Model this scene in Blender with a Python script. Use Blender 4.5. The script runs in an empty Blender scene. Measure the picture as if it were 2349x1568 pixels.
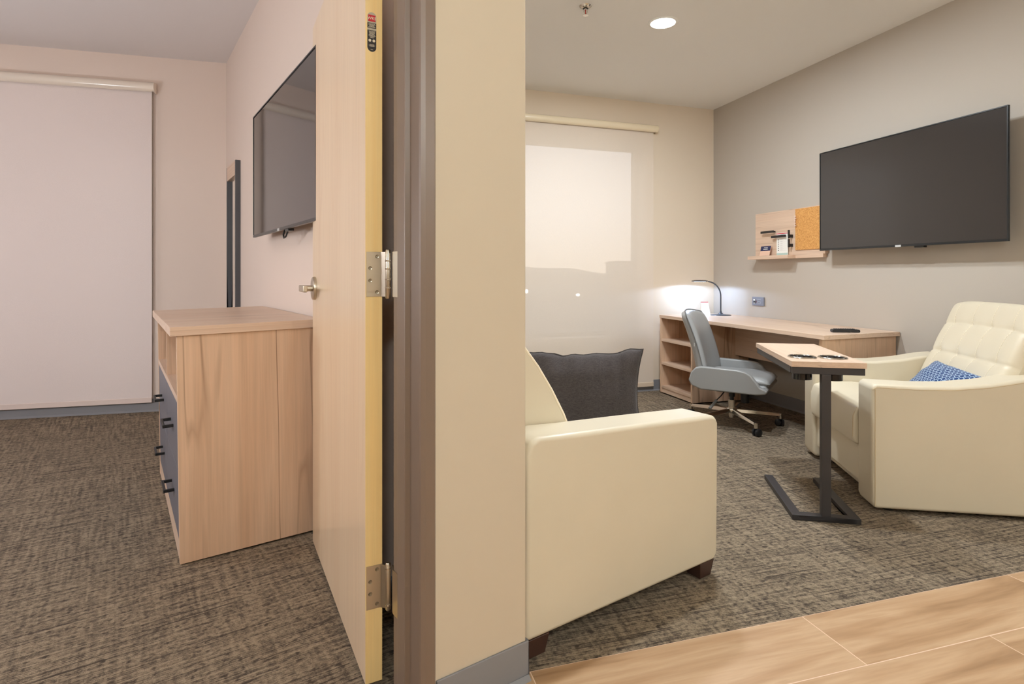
import bpy, bmesh, math, random
from mathutils import Vector, Matrix, noise as mnoise

S = bpy.context.scene
COL = S.collection
random.seed(7)
pi = math.pi

# ------------------------------------------------------------------ camera, sky, exposure
cam_d = bpy.data.cameras.new('camera'); cam = bpy.data.objects.new('camera', cam_d); COL.objects.link(cam)
S.camera = cam
YAW = 0.28344
F_PX, CY = 1318.0, 630.5
cam.location = (0, 0, 1.08); cam.rotation_euler = (pi/2, 0, -YAW)
cam_d.sensor_fit = 'HORIZONTAL'; cam_d.sensor_width = 36.0
cam_d.lens = 36.0*F_PX/2349
cam_d.shift_y = (CY-784)/2349.0
cam_d.clip_start = 0.05; cam_d.clip_end = 2000
S.view_settings.view_transform = 'Standard'; S.view_settings.look = 'None'
S.view_settings.gamma = 1.0; S.view_settings.use_curve_mapping = False
S.view_settings.exposure = 0.15
try:
    S.cycles.max_bounces = 10; S.cycles.diffuse_bounces = 6; S.cycles.transparent_max_bounces = 12
    S.cycles.sample_clamp_indirect = 8.0; S.cycles.use_denoising = True
    S.cycles.caustics_reflective = False; S.cycles.caustics_refractive = False
except Exception: pass

TH = 0.31897                                   # the wall between the two rooms stands at this angle
D1 = Vector((-math.sin(TH), math.cos(TH), 0)); D2 = Vector((math.cos(TH), math.sin(TH), 0))
def DP(d1, d2, z=0): return D1*d1 + D2*d2 + Vector((0, 0, z))

def lin(c):
    c = c/255.0
    return c/12.92 if c <= 0.04045 else ((c+0.055)/1.055)**2.4
def rgb(r, g, b): return (lin(r), lin(g), lin(b), 1.0)

# dusk sky: warm at the horizon, pale blue above
wd = bpy.data.worlds.new('dusk_sky'); S.world = wd; wd.use_nodes = True
nt = wd.node_tree; nt.nodes.clear()
wo = nt.nodes.new('ShaderNodeOutputWorld'); bg = nt.nodes.new('ShaderNodeBackground')
tc = nt.nodes.new('ShaderNodeTexCoord'); sx = nt.nodes.new('ShaderNodeSeparateXYZ'); cr = nt.nodes.new('ShaderNodeValToRGB')
nt.links.new(tc.outputs['Generated'], sx.inputs[0]); nt.links.new(sx.outputs['Z'], cr.inputs[0])
e = cr.color_ramp.elements
e[0].position = 0.0; e[0].color = (1.0, 0.87, 0.74, 1)
e[1].position = 0.34; e[1].color = (0.68, 0.80, 1.0, 1)
m_ = cr.color_ramp.elements.new(0.10); m_.color = (0.90, 0.92, 0.98, 1)
nt.links.new(cr.outputs[0], bg.inputs[0]); bg.inputs[1].default_value = 1.75
nt.links.new(bg.outputs[0], wo.inputs[0])

def lamp(name, kind, loc, power, color, size=0.1, rot=(0, 0, 0), spot=None, shape='DISK', spread=None):
    l = bpy.data.lights.new(name, kind); l.energy = power; l.color = color
    if kind == 'AREA':
        l.shape = shape; l.size = size
        if spread: l.spread = spread
    elif kind in ('POINT', 'SPOT'):
        l.shadow_soft_size = size
        if kind == 'SPOT': l.spot_size = spot; l.spot_blend = 0.6
    o = bpy.data.objects.new(name, l); o.location = loc; o.rotation_euler = rot; COL.objects.link(o)
    return o
WARM = (0.93, 1.0, 1.0); NEUT = (0.93, 1.0, 1.05); PINK = (0.97, 1.0, 1.07)
# the ceiling downlights: the one in the photo, and a second one above the view
lamp('downlight_glow', 'AREA', (1.95, 3.25, 2.664), 30, NEUT, 0.15)
lamp('second_downlight_glow', 'AREA', (1.66, 2.30, 2.664), 30, NEUT, 0.10)
# unseen fill lights added behind the camera to brighten the ceiling
lamp('kitchen_fill', 'POINT', (2.6, -0.9, 2.12), 48, WARM, 0.14)
lamp('entry_fill', 'POINT', (-0.15, -0.95, 2.10), 62, WARM, 0.14)
# the bedroom: a bedside lamp, plus an unseen fill added for the ceiling
lamp('bedside_lamp_glow', 'POINT', (-2.7, 2.9, 1.2), 47, PINK, 0.16)
lamp('bedroom_fill', 'POINT', (-1.9, 1.3, 1.60), 44, PINK, 0.16)

# ------------------------------------------------------------------ mesh helpers
class MB:
    def __init__(self): self.v = []; self.f = []
    def add(self, vs, fs):
        o = len(self.v); self.v += [tuple(p) for p in vs]; self.f += [tuple(i+o for i in f) for f in fs]; return self
    def box(self, x0, x1, y0, y1, z0, z1):
        vs = [(x, y, z) for z in (z0, z1) for y in (y0, y1) for x in (x0, x1)]
        return self.add(vs, [(0, 2, 3, 1), (4, 5, 7, 6), (0, 1, 5, 4), (2, 6, 7, 3), (0, 4, 6, 2), (1, 3, 7, 5)])
    def prism(self, poly, a0, a1, axis='z'):
        """poly: 2-D outline; extruded from a0 to a1 along axis (x: poly=(y,z); y: poly=(x,z); z: poly=(x,y))"""
        def P(p, a):
            return (a, p[0], p[1]) if axis == 'x' else (p[0], a, p[1]) if axis == 'y' else (p[0], p[1], a)
        n = len(poly)
        vs = [P(p, a0) for p in poly]+[P(p, a1) for p in poly]
        fs = [tuple(range(n)), tuple(range(2*n-1, n-1, -1))]+[(i, n+i, n+(i+1) % n, (i+1) % n) for i in range(n)]
        return self.add(vs, fs)
    def tube(self, pts, r, n=10, cap=True):
        pts = [Vector(p) for p in pts]; rs = r if isinstance(r, (list, tuple)) else [r]*len(pts)
        up = None; rings = []
        for i, p in enumerate(pts):
            d = (pts[min(i+1, len(pts)-1)]-pts[max(i-1, 0)]).normalized()
            if up is None:
                up = Vector((0, 0, 1)) if abs(d.z) < 0.9 else Vector((1, 0, 0))
            s = d.cross(up); s = s.normalized() if s.length > 1e-6 else d.orthogonal().normalized()
            u = s.cross(d).normalized(); up = u
            rings.append([p+(s*math.cos(2*pi*k/n)+u*math.sin(2*pi*k/n))*rs[i] for k in range(n)])
        vs = [q for rg in rings for q in rg]; fs = []
        for i in range(len(pts)-1):
            for k in range(n):
                fs.append((i*n+k, i*n+(k+1) % n, (i+1)*n+(k+1) % n, (i+1)*n+k))
        if cap:
            fs.append(tuple(range(n-1, -1, -1))); o = (len(pts)-1)*n; fs.append(tuple(o+k for k in range(n)))
        return self.add(vs, fs)
    def cyl(self, p0, p1, r0, r1=None, n=24):
        return self.tube([p0, p1], [r0, r0 if r1 is None else r1], n)
    def lathe(self, prof, c=(0, 0, 0), n=32, axis='z', sx=1.0, sy=1.0):
        vs = []; fs = []; m = len(prof)
        for k in range(n):
            a = 2*pi*k/n
            for r, h in prof:
                x, y = r*math.cos(a)*sx, r*math.sin(a)*sy
                p = (x, y, h) if axis == 'z' else (x, h, y) if axis == 'y' else (h, x, y)
                vs.append((c[0]+p[0], c[1]+p[1], c[2]+p[2]))
        for k in range(n):
            k2 = (k+1) % n
            for i in range(m-1):
                fs.append((k*m+i, k2*m+i, k2*m+i+1, k*m+i+1))
        return self.add(vs, fs)
    def grid(self, fn, nu, nv, closed_u=False):
        vs = [fn(i/nu, j/nv) for j in range(nv+1) for i in range(nu+1)]
        fs = [(j*(nu+1)+i, j*(nu+1)+i+1, (j+1)*(nu+1)+i+1, (j+1)*(nu+1)+i) for j in range(nv) for i in range(nu)]
        return self.add(vs, fs)
    def build(self, name, mat, parent=None, bevel=0, seg=3, smooth=True, subsurf=0, ang=40):
        me = bpy.data.meshes.new(name); me.from_pydata(self.v, [], self.f)
        b = bmesh.new(); b.from_mesh(me)
        bmesh.ops.remove_doubles(b, verts=b.verts, dist=1e-6)
        b.faces.ensure_lookup_table()
        bmesh.ops.recalc_face_normals(b, faces=b.faces); b.to_mesh(me); b.free()
        me.materials.append(mat)
        o = bpy.data.objects.new(name, me); COL.objects.link(o)
        if parent is not None: o.parent = parent
        if smooth:
            me.shade_smooth()
            if not bevel: me.set_sharp_from_angle(angle=math.radians(ang))
        if bevel:
            m = o.modifiers.new('bevel', 'BEVEL'); m.width = bevel; m.segments = seg; m.limit_method = 'ANGLE'
            m.angle_limit = math.radians(35); m.harden_normals = True
        if subsurf:
            m = o.modifiers.new('sub', 'SUBSURF'); m.levels = subsurf; m.render_levels = subsurf
        return o

def tag(o, label, cat=None, group=None, kind=None):
    if label: o['label'] = label
    if cat: o['category'] = cat
    if group: o['group'] = group
    if kind: o['kind'] = kind
    return o
def thing(name, label, cat, loc=(0, 0, 0), rz=0, group=None):
    o = bpy.data.objects.new(name, None); o.empty_display_size = 0.1; COL.objects.link(o)
    o.location = loc; o.rotation_euler = (0, 0, rz)
    return tag(o, label, cat, group)
def struct(name, mb, mat, label, cat, loc=(0, 0, 0), rz=0, bevel=0, parent=None):
    o = mb.build(name, mat, parent, bevel=bevel, smooth=bool(bevel))
    o.location = loc; o.rotation_euler = (0, 0, rz)
    if parent is None: tag(o, label, cat, kind='structure')
    return o
def text_part(name, s, size, mat, parent, loc, rot, align='CENTER', depth=0.0003, sx=1.0, bold=0.0):
    c = bpy.data.curves.new(name, 'FONT'); c.body = s; c.size = size; c.align_x = align; c.align_y = 'CENTER'
    c.extrude = depth; c.offset = bold
    t = bpy.data.objects.new(name+'_c', c); COL.objects.link(t)
    bpy.context.view_layer.update()
    me = bpy.data.meshes.new_from_object(t.evaluated_get(bpy.context.evaluated_depsgraph_get()))
    bpy.data.objects.remove(t); me.name = name
    me.materials.clear(); me.materials.append(mat)
    o = bpy.data.objects.new(name, me); COL.objects.link(o); o.parent = parent
    o.location = loc; o.rotation_euler = rot; o.scale = (sx, 1, 1)
    return o

# ------------------------------------------------------------------ materials
class NT:
    def __init__(self, name):
        self.m = bpy.data.materials.new(name); self.m.use_nodes = True
        self.t = self.m.node_tree; self.t.nodes.clear()
        self.out = self.t.nodes.new('ShaderNodeOutputMaterial')
    def n(self, typ, **kw):
        nd = self.t.nodes.new(typ)
        for k, v in kw.items(): setattr(nd, k, v)
        return nd
    def l(self, a, b): self.t.links.new(a, b)
    def val(self, sock, v):
        if hasattr(v, 'is_linked') or hasattr(v, 'links'): self.l(v, sock)
        else: sock.default_value = v
    def math(self, op, a, b=0.0, c=None, clamp=False):
        nd = self.n('ShaderNodeMath', operation=op); nd.use_clamp = clamp
        self.val(nd.inputs[0], a); self.val(nd.inputs[1], b)
        if c is not None: self.val(nd.inputs[2], c)
        return nd.outputs[0]
    def coord(self, scale=(1, 1, 1), loc=(0, 0, 0), rot=(0, 0, 0)):
        tc = self.n('ShaderNodeTexCoord'); mp = self.n('ShaderNodeMapping')
        mp.inputs['Scale'].default_value = scale; mp.inputs['Location'].default_value = loc; mp.inputs['Rotation'].default_value = rot
        self.l(tc.outputs['Object'], mp.inputs[0]); return mp.outputs[0]
    def noise(self, vec, scale=1.0, detail=4.0, rough=0.5, dist=0.0):
        nd = self.n('ShaderNodeTexNoise'); self.l(vec, nd.inputs['Vector'])
        nd.inputs['Scale'].default_value = scale; nd.inputs['Detail'].default_value = detail
        nd.inputs['Roughness'].default_value = rough; nd.inputs['Distortion'].default_value = dist
        return nd.outputs['Fac']
    def ramp(self, fac, stops):
        nd = self.n('ShaderNodeValToRGB'); self.l(fac, nd.inputs[0]); el = nd.color_ramp.elements
        while len(el) < len(stops): el.new(0.5)
        for k, (p, c) in enumerate(stops): el[k].position = p; el[k].color = c
        return nd.outputs[0]
    def mix(self, fac, a, b, mode='MIX'):
        nd = self.n('ShaderNodeMix', data_type='RGBA', blend_type=mode)
        self.val(nd.inputs[0], fac); self.val(nd.inputs[6], a); self.val(nd.inputs[7], b)
        return nd.outputs[2]
    def bsdf(self, color, rough=0.5, metal=0.0, coat=0.0, bump=None, bstr=0.2, bdist=0.002, spec=0.5, sheen=0.0):
        p = self.n('ShaderNodeBsdfPrincipled')
        self.val(p.inputs['Base Color'], color); self.val(p.inputs['Roughness'], rough)
        p.inputs['Metallic'].default_value = metal; p.inputs['Coat Weight'].default_value = coat
        p.inputs['Specular IOR Level'].default_value = spec; p.inputs['Sheen Weight'].default_value = sheen
        if coat: p.inputs['Coat Roughness'].default_value = 0.15
        if bump is not None:
            b = self.n('ShaderNodeBump'); b.inputs['Strength'].default_value = bstr; b.inputs['Distance'].default_value = bdist
            self.l(bump, b.inputs['Height']); self.l(b.outputs[0], p.inputs['Normal'])
        self.l(p.outputs[0], self.out.inputs[0]); self.p = p
        return self.m

def plain(name, c, rough=0.5, metal=0.0, coat=0.0, noise=None, bstr=0.1, bdist=0.001, spec=0.5, var=0.0, sheen=0.0):
    t = NT(name); b = None; col = rgb(*c)
    v = t.coord()
    if noise: b = t.noise(v, noise, 4)
    if var:
        f = t.noise(v, 3.0, 3)
        a = tuple(x*(1-var) for x in col[:3])+(1,); d = tuple(min(1, x*(1+var)) for x in col[:3])+(1,)
        col = t.ramp(f, [(0.3, a), (0.7, d)])
    return t.bsdf(col, rough, metal, coat, b, bstr, bdist, spec, sheen)

def wood(name, light, mid, dark, grain='z', rough=0.45, coat=0.0, streak=0.5, across=7.0, along=0.5, shift=(0, 0, 0), fine=0.55):
    t = NT(name)
    ax = {'x': 0, 'y': 1, 'z': 2}[grain]
    def sc(a, l):
        s = [a, a, a]; s[ax] = l
        if ax != 2: s[2] = a*5          # layered lines on the cut edges
        return tuple(s)
    n1 = t.noise(t.coord(sc(across, along), shift), 1.0, 5, 0.55, 0.6)
    n2 = t.noise(t.coord(sc(90, 2.2), shift), 1.0, 3, 0.6)
    base = t.ramp(n1, [(0.30, rgb(*mid)), (0.52, rgb(*light)), (0.72, rgb(*mid))])
    fine_ = t.ramp(n2, [(0.35, (0.84, 0.84, 0.84, 1)), (0.65, (1.06, 1.06, 1.06, 1))])
    col = t.mix(fine, base, fine_, 'MULTIPLY')
    n3 = t.noise(t.coord(sc(7.0, 0.55), (3.1+shift[0], 1.7+shift[1], 0.4+shift[2])), 1.0, 2, 0.5, 0.35)
    ln = t.math('ABSOLUTE', t.math('SUBTRACT', n3, 0.52))
    s = t.math('SUBTRACT', 1.0, t.math('DIVIDE', ln, 0.022), clamp=True)
    n4 = t.noise(t.coord(sc(5, 0.8)), 1.0, 2)
    s = t.math('MULTIPLY', s, t.math('MULTIPLY', t.math('SUBTRACT', n4, 0.36, clamp=True), 7*streak), clamp=True)
    col = t.mix(s, col, rgb(*dark))
    return t.bsdf(col, rough, 0, coat, n2, 0.06, 0.001)

M = {}
M['ceiling'] = plain('ceiling_paint', (232, 231, 228), 0.9, noise=90, bstr=0.05)
M['ceiling_bed'] = plain('bedroom_ceiling_paint', (222, 218, 218), 0.9, noise=90, bstr=0.05)
M['wall_beige'] = plain('beige_wall_paint', (219, 205, 186), 0.85, noise=140, bstr=0.08)
M['wall_greige'] = plain('greige_wall_paint', (184, 176, 166), 0.85, noise=140, bstr=0.08)
M['wall_strip'] = plain('cream_wall_paint', (203, 190, 169), 0.8, noise=140, bstr=0.08)
M['wall_bed'] = plain('bedroom_wall_paint', (222, 207, 196), 0.85, noise=140, bstr=0.08)
M['base'] = plain('grey_vinyl_baseboard', (133, 133, 137), 0.5)
M['frame_metal'] = plain('taupe_painted_steel', (124, 106, 92), 0.38, noise=200, bstr=0.03)
M['leather'] = plain('cream_leather', (214, 204, 182), 0.42, noise=260, bstr=0.12, bdist=0.0006, var=0.02)
M['leather_stitch'] = plain('cream_thread', (240, 230, 208), 0.7)
M['seam'] = plain('leather_seam', (198, 180, 148), 0.6)
M['grey_leather'] = plain('grey_leather', (148, 150, 151), 0.36, noise=240, bstr=0.12, bdist=0.0006)
M['charcoal'] = None
M['black'] = plain('black_plastic', (26, 26, 28), 0.42)
M['gunmetal'] = plain('dark_gunmetal_steel', (60, 58, 60), 0.42, 0.15, noise=120, bstr=0.02)
M['bezel'] = plain('black_bezel', (34, 36, 38), 0.3)
M['screen'] = plain('dark_glass_screen', (54, 51, 50), 0.12, spec=0.6)
M['screen_bed'] = plain('dark_glossy_glass_screen', (52, 48, 48), 0.05, spec=0.9)
M['chrome'] = plain('polished_aluminium', (214, 208, 198), 0.14, 1.0)
M['nickel'] = plain('satin_nickel', (205, 196, 180), 0.34, 1.0)
M['darkscrew'] = plain('screw_recess', (165, 156, 140), 0.35, 1.0)
M['brownwood'] = plain('dark_brown_wood', (66, 44, 36), 0.35)
M['drawer'] = plain('slate_grey_laminate', (104, 104, 112), 0.45)
M['white'] = plain('white_card', (240, 240, 236), 0.6)
M['lightgrey'] = plain('pale_grey_plastic', (190, 190, 190), 0.4)
M['navy'] = plain('navy_print', (38, 44, 84), 0.6)
M['red'] = plain('red_print', (206, 40, 52), 0.6)
M['teal'] = plain('pale_teal_print', (178, 202, 196), 0.6)
M['peach'] = plain('peach_print', (226, 190, 168), 0.6)
M['blind_case'] = plain('cream_enamel', (232, 218, 190), 0.22, coat=0.3)
M['outlet'] = plain('grey_outlet_plate', (120, 122, 134), 0.4)
M['cable'] = plain('black_cable', (20, 20, 20), 0.5)
M['wood_v'] = wood('oak_laminate_vertical', (216, 184, 156), (206, 171, 142), (140, 108, 84), 'z', 0.42)
M['wood_x'] = wood('oak_laminate_lengthwise', (218, 192, 170), (208, 178, 154), (160, 130, 108), 'x', 0.38, streak=0.3)
M['wood_y'] = wood('oak_laminate_along', (218, 192, 170), (208, 178, 154), (160, 130, 108), 'y', 0.38, streak=0.3)
M['maple'] = wood('maple_veneer', (238, 214, 182), (234, 207, 174), (216, 180, 144), 'z', 0.32, coat=0.35, streak=0.2, across=4, along=0.3, fine=0.3)
M['maple_edge'] = wood('maple_edge_band', (252, 222, 158), (249, 212, 142), (232, 190, 122), 'z', 0.34, coat=0.2, streak=0.15, across=14, along=0.6, fine=0.3)

def emis(name, col, st):
    t = NT(name); em = t.n('ShaderNodeEmission'); em.inputs[0].default_value = col; em.inputs[1].default_value = st
    t.l(em.outputs[0], t.out.inputs[0]); return t.m
M['lens'] = emis('lit_downlight_lens', (1, 0.95, 0.88, 1), 14)
M['led'] = emis('lit_lamp_diffuser', (1, 0.98, 0.95, 1), 9)
M['farlight'] = emis('distant_lit_lamp', (1, 0.97, 0.9, 1), 9)

def mk_mirror():
    t = NT('mirror_silver'); return t.bsdf((0.86, 0.88, 0.87, 1), 0.02, 1.0)
M['mirror'] = mk_mirror()
def mk_glass():
    t = NT('window_glass'); tr = t.n('ShaderNodeBsdfTransparent'); gl = t.n('ShaderNodeBsdfGlossy'); gl.inputs['Roughness'].default_value = 0.02
    mx = t.n('ShaderNodeMixShader'); mx.inputs[0].default_value = 0.06
    t.l(tr.outputs[0], mx.inputs[1]); t.l(gl.outputs[0], mx.inputs[2]); t.l(mx.outputs[0], t.out.inputs[0]); return t.m
M['glass'] = mk_glass()
def mk_screen_fabric(name, col, openness, transl=0.0):
    t = NT(name); v = t.coord((700, 700, 700))
    wv = t.noise(v, 1.0, 1)
    c = rgb(*col); c2 = tuple(x*0.93 for x in c[:3])+(1,)
    cc = t.ramp(wv, [(0.35, c2), (0.65, c)])
    d = t.n('ShaderNodeBsdfDiffuse'); t.l(cc, d.inputs[0])
    last = d.outputs[0]
    if transl:
        tl = t.n('ShaderNodeBsdfTranslucent'); t.l(cc, tl.inputs[0]); mx = t.n('ShaderNodeMixShader'); mx.inputs[0].default_value = transl
        t.l(last, mx.inputs[1]); t.l(tl.outputs[0], mx.inputs[2]); last = mx.outputs[0]
    if openness:
        tr = t.n('ShaderNodeBsdfTransparent'); mx = t.n('ShaderNodeMixShader'); mx.inputs[0].default_value = openness
        t.l(last, mx.inputs[1]); t.l(tr.outputs[0], mx.inputs[2]); last = mx.outputs[0]
    t.l(last, t.out.inputs[0]); return t.m
M['shade_living'] = mk_screen_fabric('solar_screen_fabric', (234, 221, 206), 0.105, 0.05)
M['shade_bed'] = mk_screen_fabric('blackout_shade_fabric', (230, 219, 215), 0.0)

def mk_carpet(name):
    t = NT(name)
    rows = t.noise(t.coord((8.0, 110, 1)), 1.0, 3, 0.6, 0.25)
    rows2 = t.noise(t.coord((2.2, 60, 1), (1, 9, 0)), 1.0, 2, 0.5)
    cols = t.noise(t.coord((64, 4.2, 1)), 1.0, 2, 0.5, 0.3)
    blk = t.noise(t.coord((58, 74, 1), (5, 3, 0)), 1.0, 2, 0.5)
    big = t.noise(t.coord((1.7, 1.3, 1)), 1.0, 2)
    pile = t.noise(t.coord((420, 420, 420)), 1.0, 3, 0.7)
    pile2 = t.noise(t.coord((150, 300, 90)), 1.0, 2, 0.6)
    # ribs of the weave, about 8 mm apart
    tcr = t.n('ShaderNodeTexCoord'); sr = t.n('ShaderNodeSeparateXYZ'); t.l(tcr.outputs['Object'], sr.inputs[0])
    wob = t.noise(t.coord((14, 14, 1)), 1.0, 2)
    rib = t.math('SINE', t.math('ADD', t.math('MULTIPLY', sr.outputs['Y'], 6.2832/0.0085), t.math('MULTIPLY', wob, 5.0)))
    # plaid: light columns cut the dark rows into dashes
    cm = t.math('MULTIPLY', t.math('SUBTRACT', cols, 0.5), t.math('MULTIPLY_ADD', big, 3.0, -0.5))
    v = t.math('ADD', t.math('MULTIPLY', t.math('SUBTRACT', rows, 0.5), 0.85), t.math('MULTIPLY', t.math('SUBTRACT', rows2, 0.5), 0.6))
    v = t.math('ADD', v, t.math('MULTIPLY', cm, 0.75))
    v = t.math('ADD', v, t.math('MULTIPLY', rib, 0.07))
    v = t.math('ADD', v, t.math('MULTIPLY', t.math('SUBTRACT', blk, 0.5), 0.95))
    v = t.math('ADD', v, t.math('MULTIPLY', t.math('SUBTRACT', pile, 0.5), 1.0))
    v = t.math('ADD', v, t.math('MULTIPLY', t.math('SUBTRACT', pile2, 0.5), 0.8))
    ln_ = t.noise(t.coord((3.0, 150, 1), (4, 2, 0)), 1.0, 2, 0.5)
    v = t.math('SUBTRACT', v, t.math('MULTIPLY', t.math('SUBTRACT', ln_, 0.57, clamp=True), 4.0))
    bl2 = t.noise(t.coord((44, 62, 1), (8, 1, 0)), 1.0, 1, 0.5)
    v = t.math('SUBTRACT', v, t.math('MULTIPLY', t.math('SUBTRACT', bl2, 0.58, clamp=True), 2.6))
    v = t.math('ADD', v, 0.62)
    col = t.ramp(v, [(0.16, rgb(82, 73, 65)), (0.46, rgb(121, 108, 93)), (0.88, rgb(172, 155, 132))])
    bm_ = t.math('ADD', pile, pile2)
    return t.bsdf(col, 0.95, 0, 0, bm_, 0.8, 0.006, 0.15)
M['carpet'] = mk_carpet('woven_pattern_carpet')

def mk_tile():
    t = NT('wood_look_tile')
    tc_ = t.coord((1, 1, 1), (0.42, 0.88, 0))
    br = t.n('ShaderNodeTexBrick'); t.l(tc_, br.inputs['Vector'])
    br.offset = 0.486; br.offset_frequency = 2; br.squash = 1.0
    br.inputs['Scale'].default_value = 1.0; br.inputs['Mortar Size'].default_value = 0.0016; br.inputs['Mortar Smooth'].default_value = 0.1
    br.inputs['Brick Width'].default_value = 0.905; br.inputs['Row Height'].default_value = 0.237
    br.inputs['Color1'].default_value = (0, 0, 0, 1); br.inputs['Color2'].default_value = (1, 1, 1, 1); br.inputs['Mortar'].default_value = (0.5, 0.5, 0.5, 1)
    v = t.coord((1.5, 13, 1))
    nz = t.n('ShaderNodeTexNoise', noise_dimensions='4D'); t.l(v, nz.inputs['Vector']); nz.inputs['Scale'].default_value = 1.0
    nz.inputs['Detail'].default_value = 5; nz.inputs['Distortion'].default_value = 0.8
    t.l(t.math('MULTIPLY', br.outputs['Color'], 9.0), nz.inputs['W'])
    col = t.ramp(nz.outputs['Fac'], [(0.25, rgb(144, 110, 78)), (0.42, rgb(176, 142, 108)), (0.58, rgb(194, 163, 130)), (0.76, rgb(166, 130, 95))])
    fine = t.noise(t.coord((6, 110, 1)), 1.0, 3)
    col = t.mix(0.5, col, t.ramp(fine, [(0.3, (0.86, 0.84, 0.82, 1)), (0.7, (1.05, 1.05, 1.05, 1))]), 'MULTIPLY')
    kn = t.noise(t.coord((3.2, 9, 1), (2, 7.3, 0)), 1.0, 1)
    kf = t.math('MULTIPLY', t.math('SUBTRACT', kn, 0.76, clamp=True), 9.0, clamp=True)
    col = t.mix(kf, col, rgb(128, 88, 58))
    col = t.mix(br.outputs['Fac'], col, rgb(224, 196, 172))
    return t.bsdf(col, 0.42, 0, 0, t.math('SUBTRACT', 1.0, br.outputs['Fac']), 0.3, 0.001, 0.4)
M['tile'] = mk_tile()

def mk_cork():
    t = NT('cork'); v = t.coord((1, 1, 1))
    n1 = t.noise(v, 170, 3, 0.7); 
    col = t.ramp(n1, [(0.3, rgb(168, 112, 60)), (0.5, rgb(212, 156, 92)), (0.72, rgb(228, 178, 112))])
    return t.bsdf(col, 0.9, 0, 0, n1, 0.3, 0.002, 0.2)
M['cork'] = mk_cork()
def mk_weave(name, c1, c2):
    t = NT(name)
    a = t.noise(t.coord((420, 420, 420)), 1, 2); b = t.noise(t.coord((60, 400, 400)), 1, 2)
    col = t.ramp(t.math('MULTIPLY', t.math('ADD', a, b), 0.5), [(0.35, rgb(*c1)), (0.65, rgb(*c2))])
    return t.bsdf(col, 0.95, 0, 0, a, 0.4, 0.001, 0.08, 0.1)
M['charcoal'] = mk_weave('charcoal_woven_cloth', (62, 58, 59), (84, 79, 79))
def mk_rings():
    t = NT('blue_ring_print_cloth')
    tc_ = t.n('ShaderNodeTexCoord'); s = t.n('ShaderNodeSeparateXYZ'); t.l(tc_.outputs['Object'], s.inputs[0])
    def ring(px, pz, ox, oz, r, w):
        fx = t.math('SUBTRACT', t.math('FRACT', t.math('MULTIPLY_ADD', s.outputs['X'], 1/px, ox)), 0.5)
        fz = t.math('SUBTRACT', t.math('FRACT', t.math('MULTIPLY_ADD', s.outputs['Z'], 1/pz, oz)), 0.5)
        d = t.math('SQRT', t.math('ADD', t.math('MULTIPLY', fx, fx), t.math('MULTIPLY', fz, fz)))
        return t.math('LESS_THAN', t.math('ABSOLUTE', t.math('SUBTRACT', d, r)), w)
    m = t.math('MAXIMUM', ring(.028, .028, .0, .0, .36, .05), ring(.028, .028, .5, .5, .30, .04))
    m = t.math('MAXIMUM', m, ring(.028, .028, .5, .0, .16, .04))
    col = t.mix(m, rgb(26, 60, 112), rgb(160, 182, 206))
    return t.bsdf(col, 0.85, spec=0.2, sheen=0.2)
M['rings'] = mk_rings()

# ================================================================== THE SETTING
HL, HB = 2.69, 2.81
TW = math.atan2(0.0409, 0.99916)               # window wall of the living room
CORNER = Vector((3.455, 4.83, 0))
# --- floors
fl = MB(); fl.prism([(-3.3, -2.4), (3.75, -2.4), (3.75, 1.49), (0.478, 1.49), tuple(DP(1.25, 0.905).xy), tuple(DP(1.25, -3.1).xy)], -0.12, 0)
struct('floor', fl, M['tile'], 'wood-look tile floor with pale grout in front of the carpet', 'floor')
fl = MB(); fl.prism([(0.478, 1.49), (3.75, 1.49), (3.75, 5.05), (-0.65, 4.9), tuple(DP(1.40, 0.905).xy), tuple(DP(1.25, 0.905).xy)], -0.12, 0)
struct('floor_right', fl, M['carpet'], 'patterned brown carpet of the room with the desk', 'carpet')
fl = MB(); fl.prism([(-4.5, 1.25), (0.905, 1.25), (0.905, 1.40), (0.82, 5.6), (-3.0, 6.9), (-5.2, 4.5)], -0.12, 0)
struct('floor_left', fl, M['carpet'], 'patterned brown carpet of the bedroom beyond the door', 'carpet', rz=TH)
# --- ceilings
ce = MB(); ce.prism([(-3.3, -2.4), (3.75, -2.4), (3.75, 5.05), (-0.65, 4.86), tuple(DP(1.33, 0.82).xy), tuple(DP(1.33, -3.1).xy)], HL, HL+0.1)
struct('ceiling_right', ce, M['ceiling'], 'flat painted ceiling of the room with the desk', 'ceiling')
ce = MB(); ce.prism([(-4.5, 1.33), (0.80, 1.33), (0.80, 5.6), (-3.0, 6.9), (-5.2, 4.5)], HB, HB+0.1)
struct('ceiling_left', ce, M['ceiling_bed'], 'flat painted ceiling of the bedroom', 'ceiling', rz=TH)
# --- living window wall (local x along the wall, origin at the room corner, y outwards)
WX0, WX1, WZ0, WZ1 = -2.55, -0.775, 0.52, 2.288
w = MB(); XL = -4.06
w.box(XL, WX0, 0, 0.2, 0, HL); w.box(WX1, 0.25, 0, 0.2, 0, HL); w.box(WX0, WX1, 0, 0.2, 0, WZ0); w.box(WX0, WX1, 0, 0.2, WZ1, HL)
struct('wall_back_right', w, M['wall_beige'], 'beige window wall of the room with the desk', 'wall', CORNER, TW)
w = MB(); w.box(XL+0.02, 0.0, -0.006, 0, 0, 0.1); w.prism([(-0.016, 0.0), (-0.006, 0.012), (-0.006, 0.0)], XL+0.02, 0.0, 'x')
struct('baseboard_back_right', w, M['base'], 'grey baseboard under the beige window wall', 'baseboard', CORNER, TW)
win = MB()
fw = 0.04
for a in ((WX0, WX0+fw, WZ0, WZ1), (WX1-fw, WX1, WZ0, WZ1), (WX0+fw, WX1-fw, WZ0, WZ0+fw), (WX0+fw, WX1-fw, WZ1-fw, WZ1)):
    win.box(a[0], a[1], 0.12, 0.17, a[2], a[3])
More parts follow.
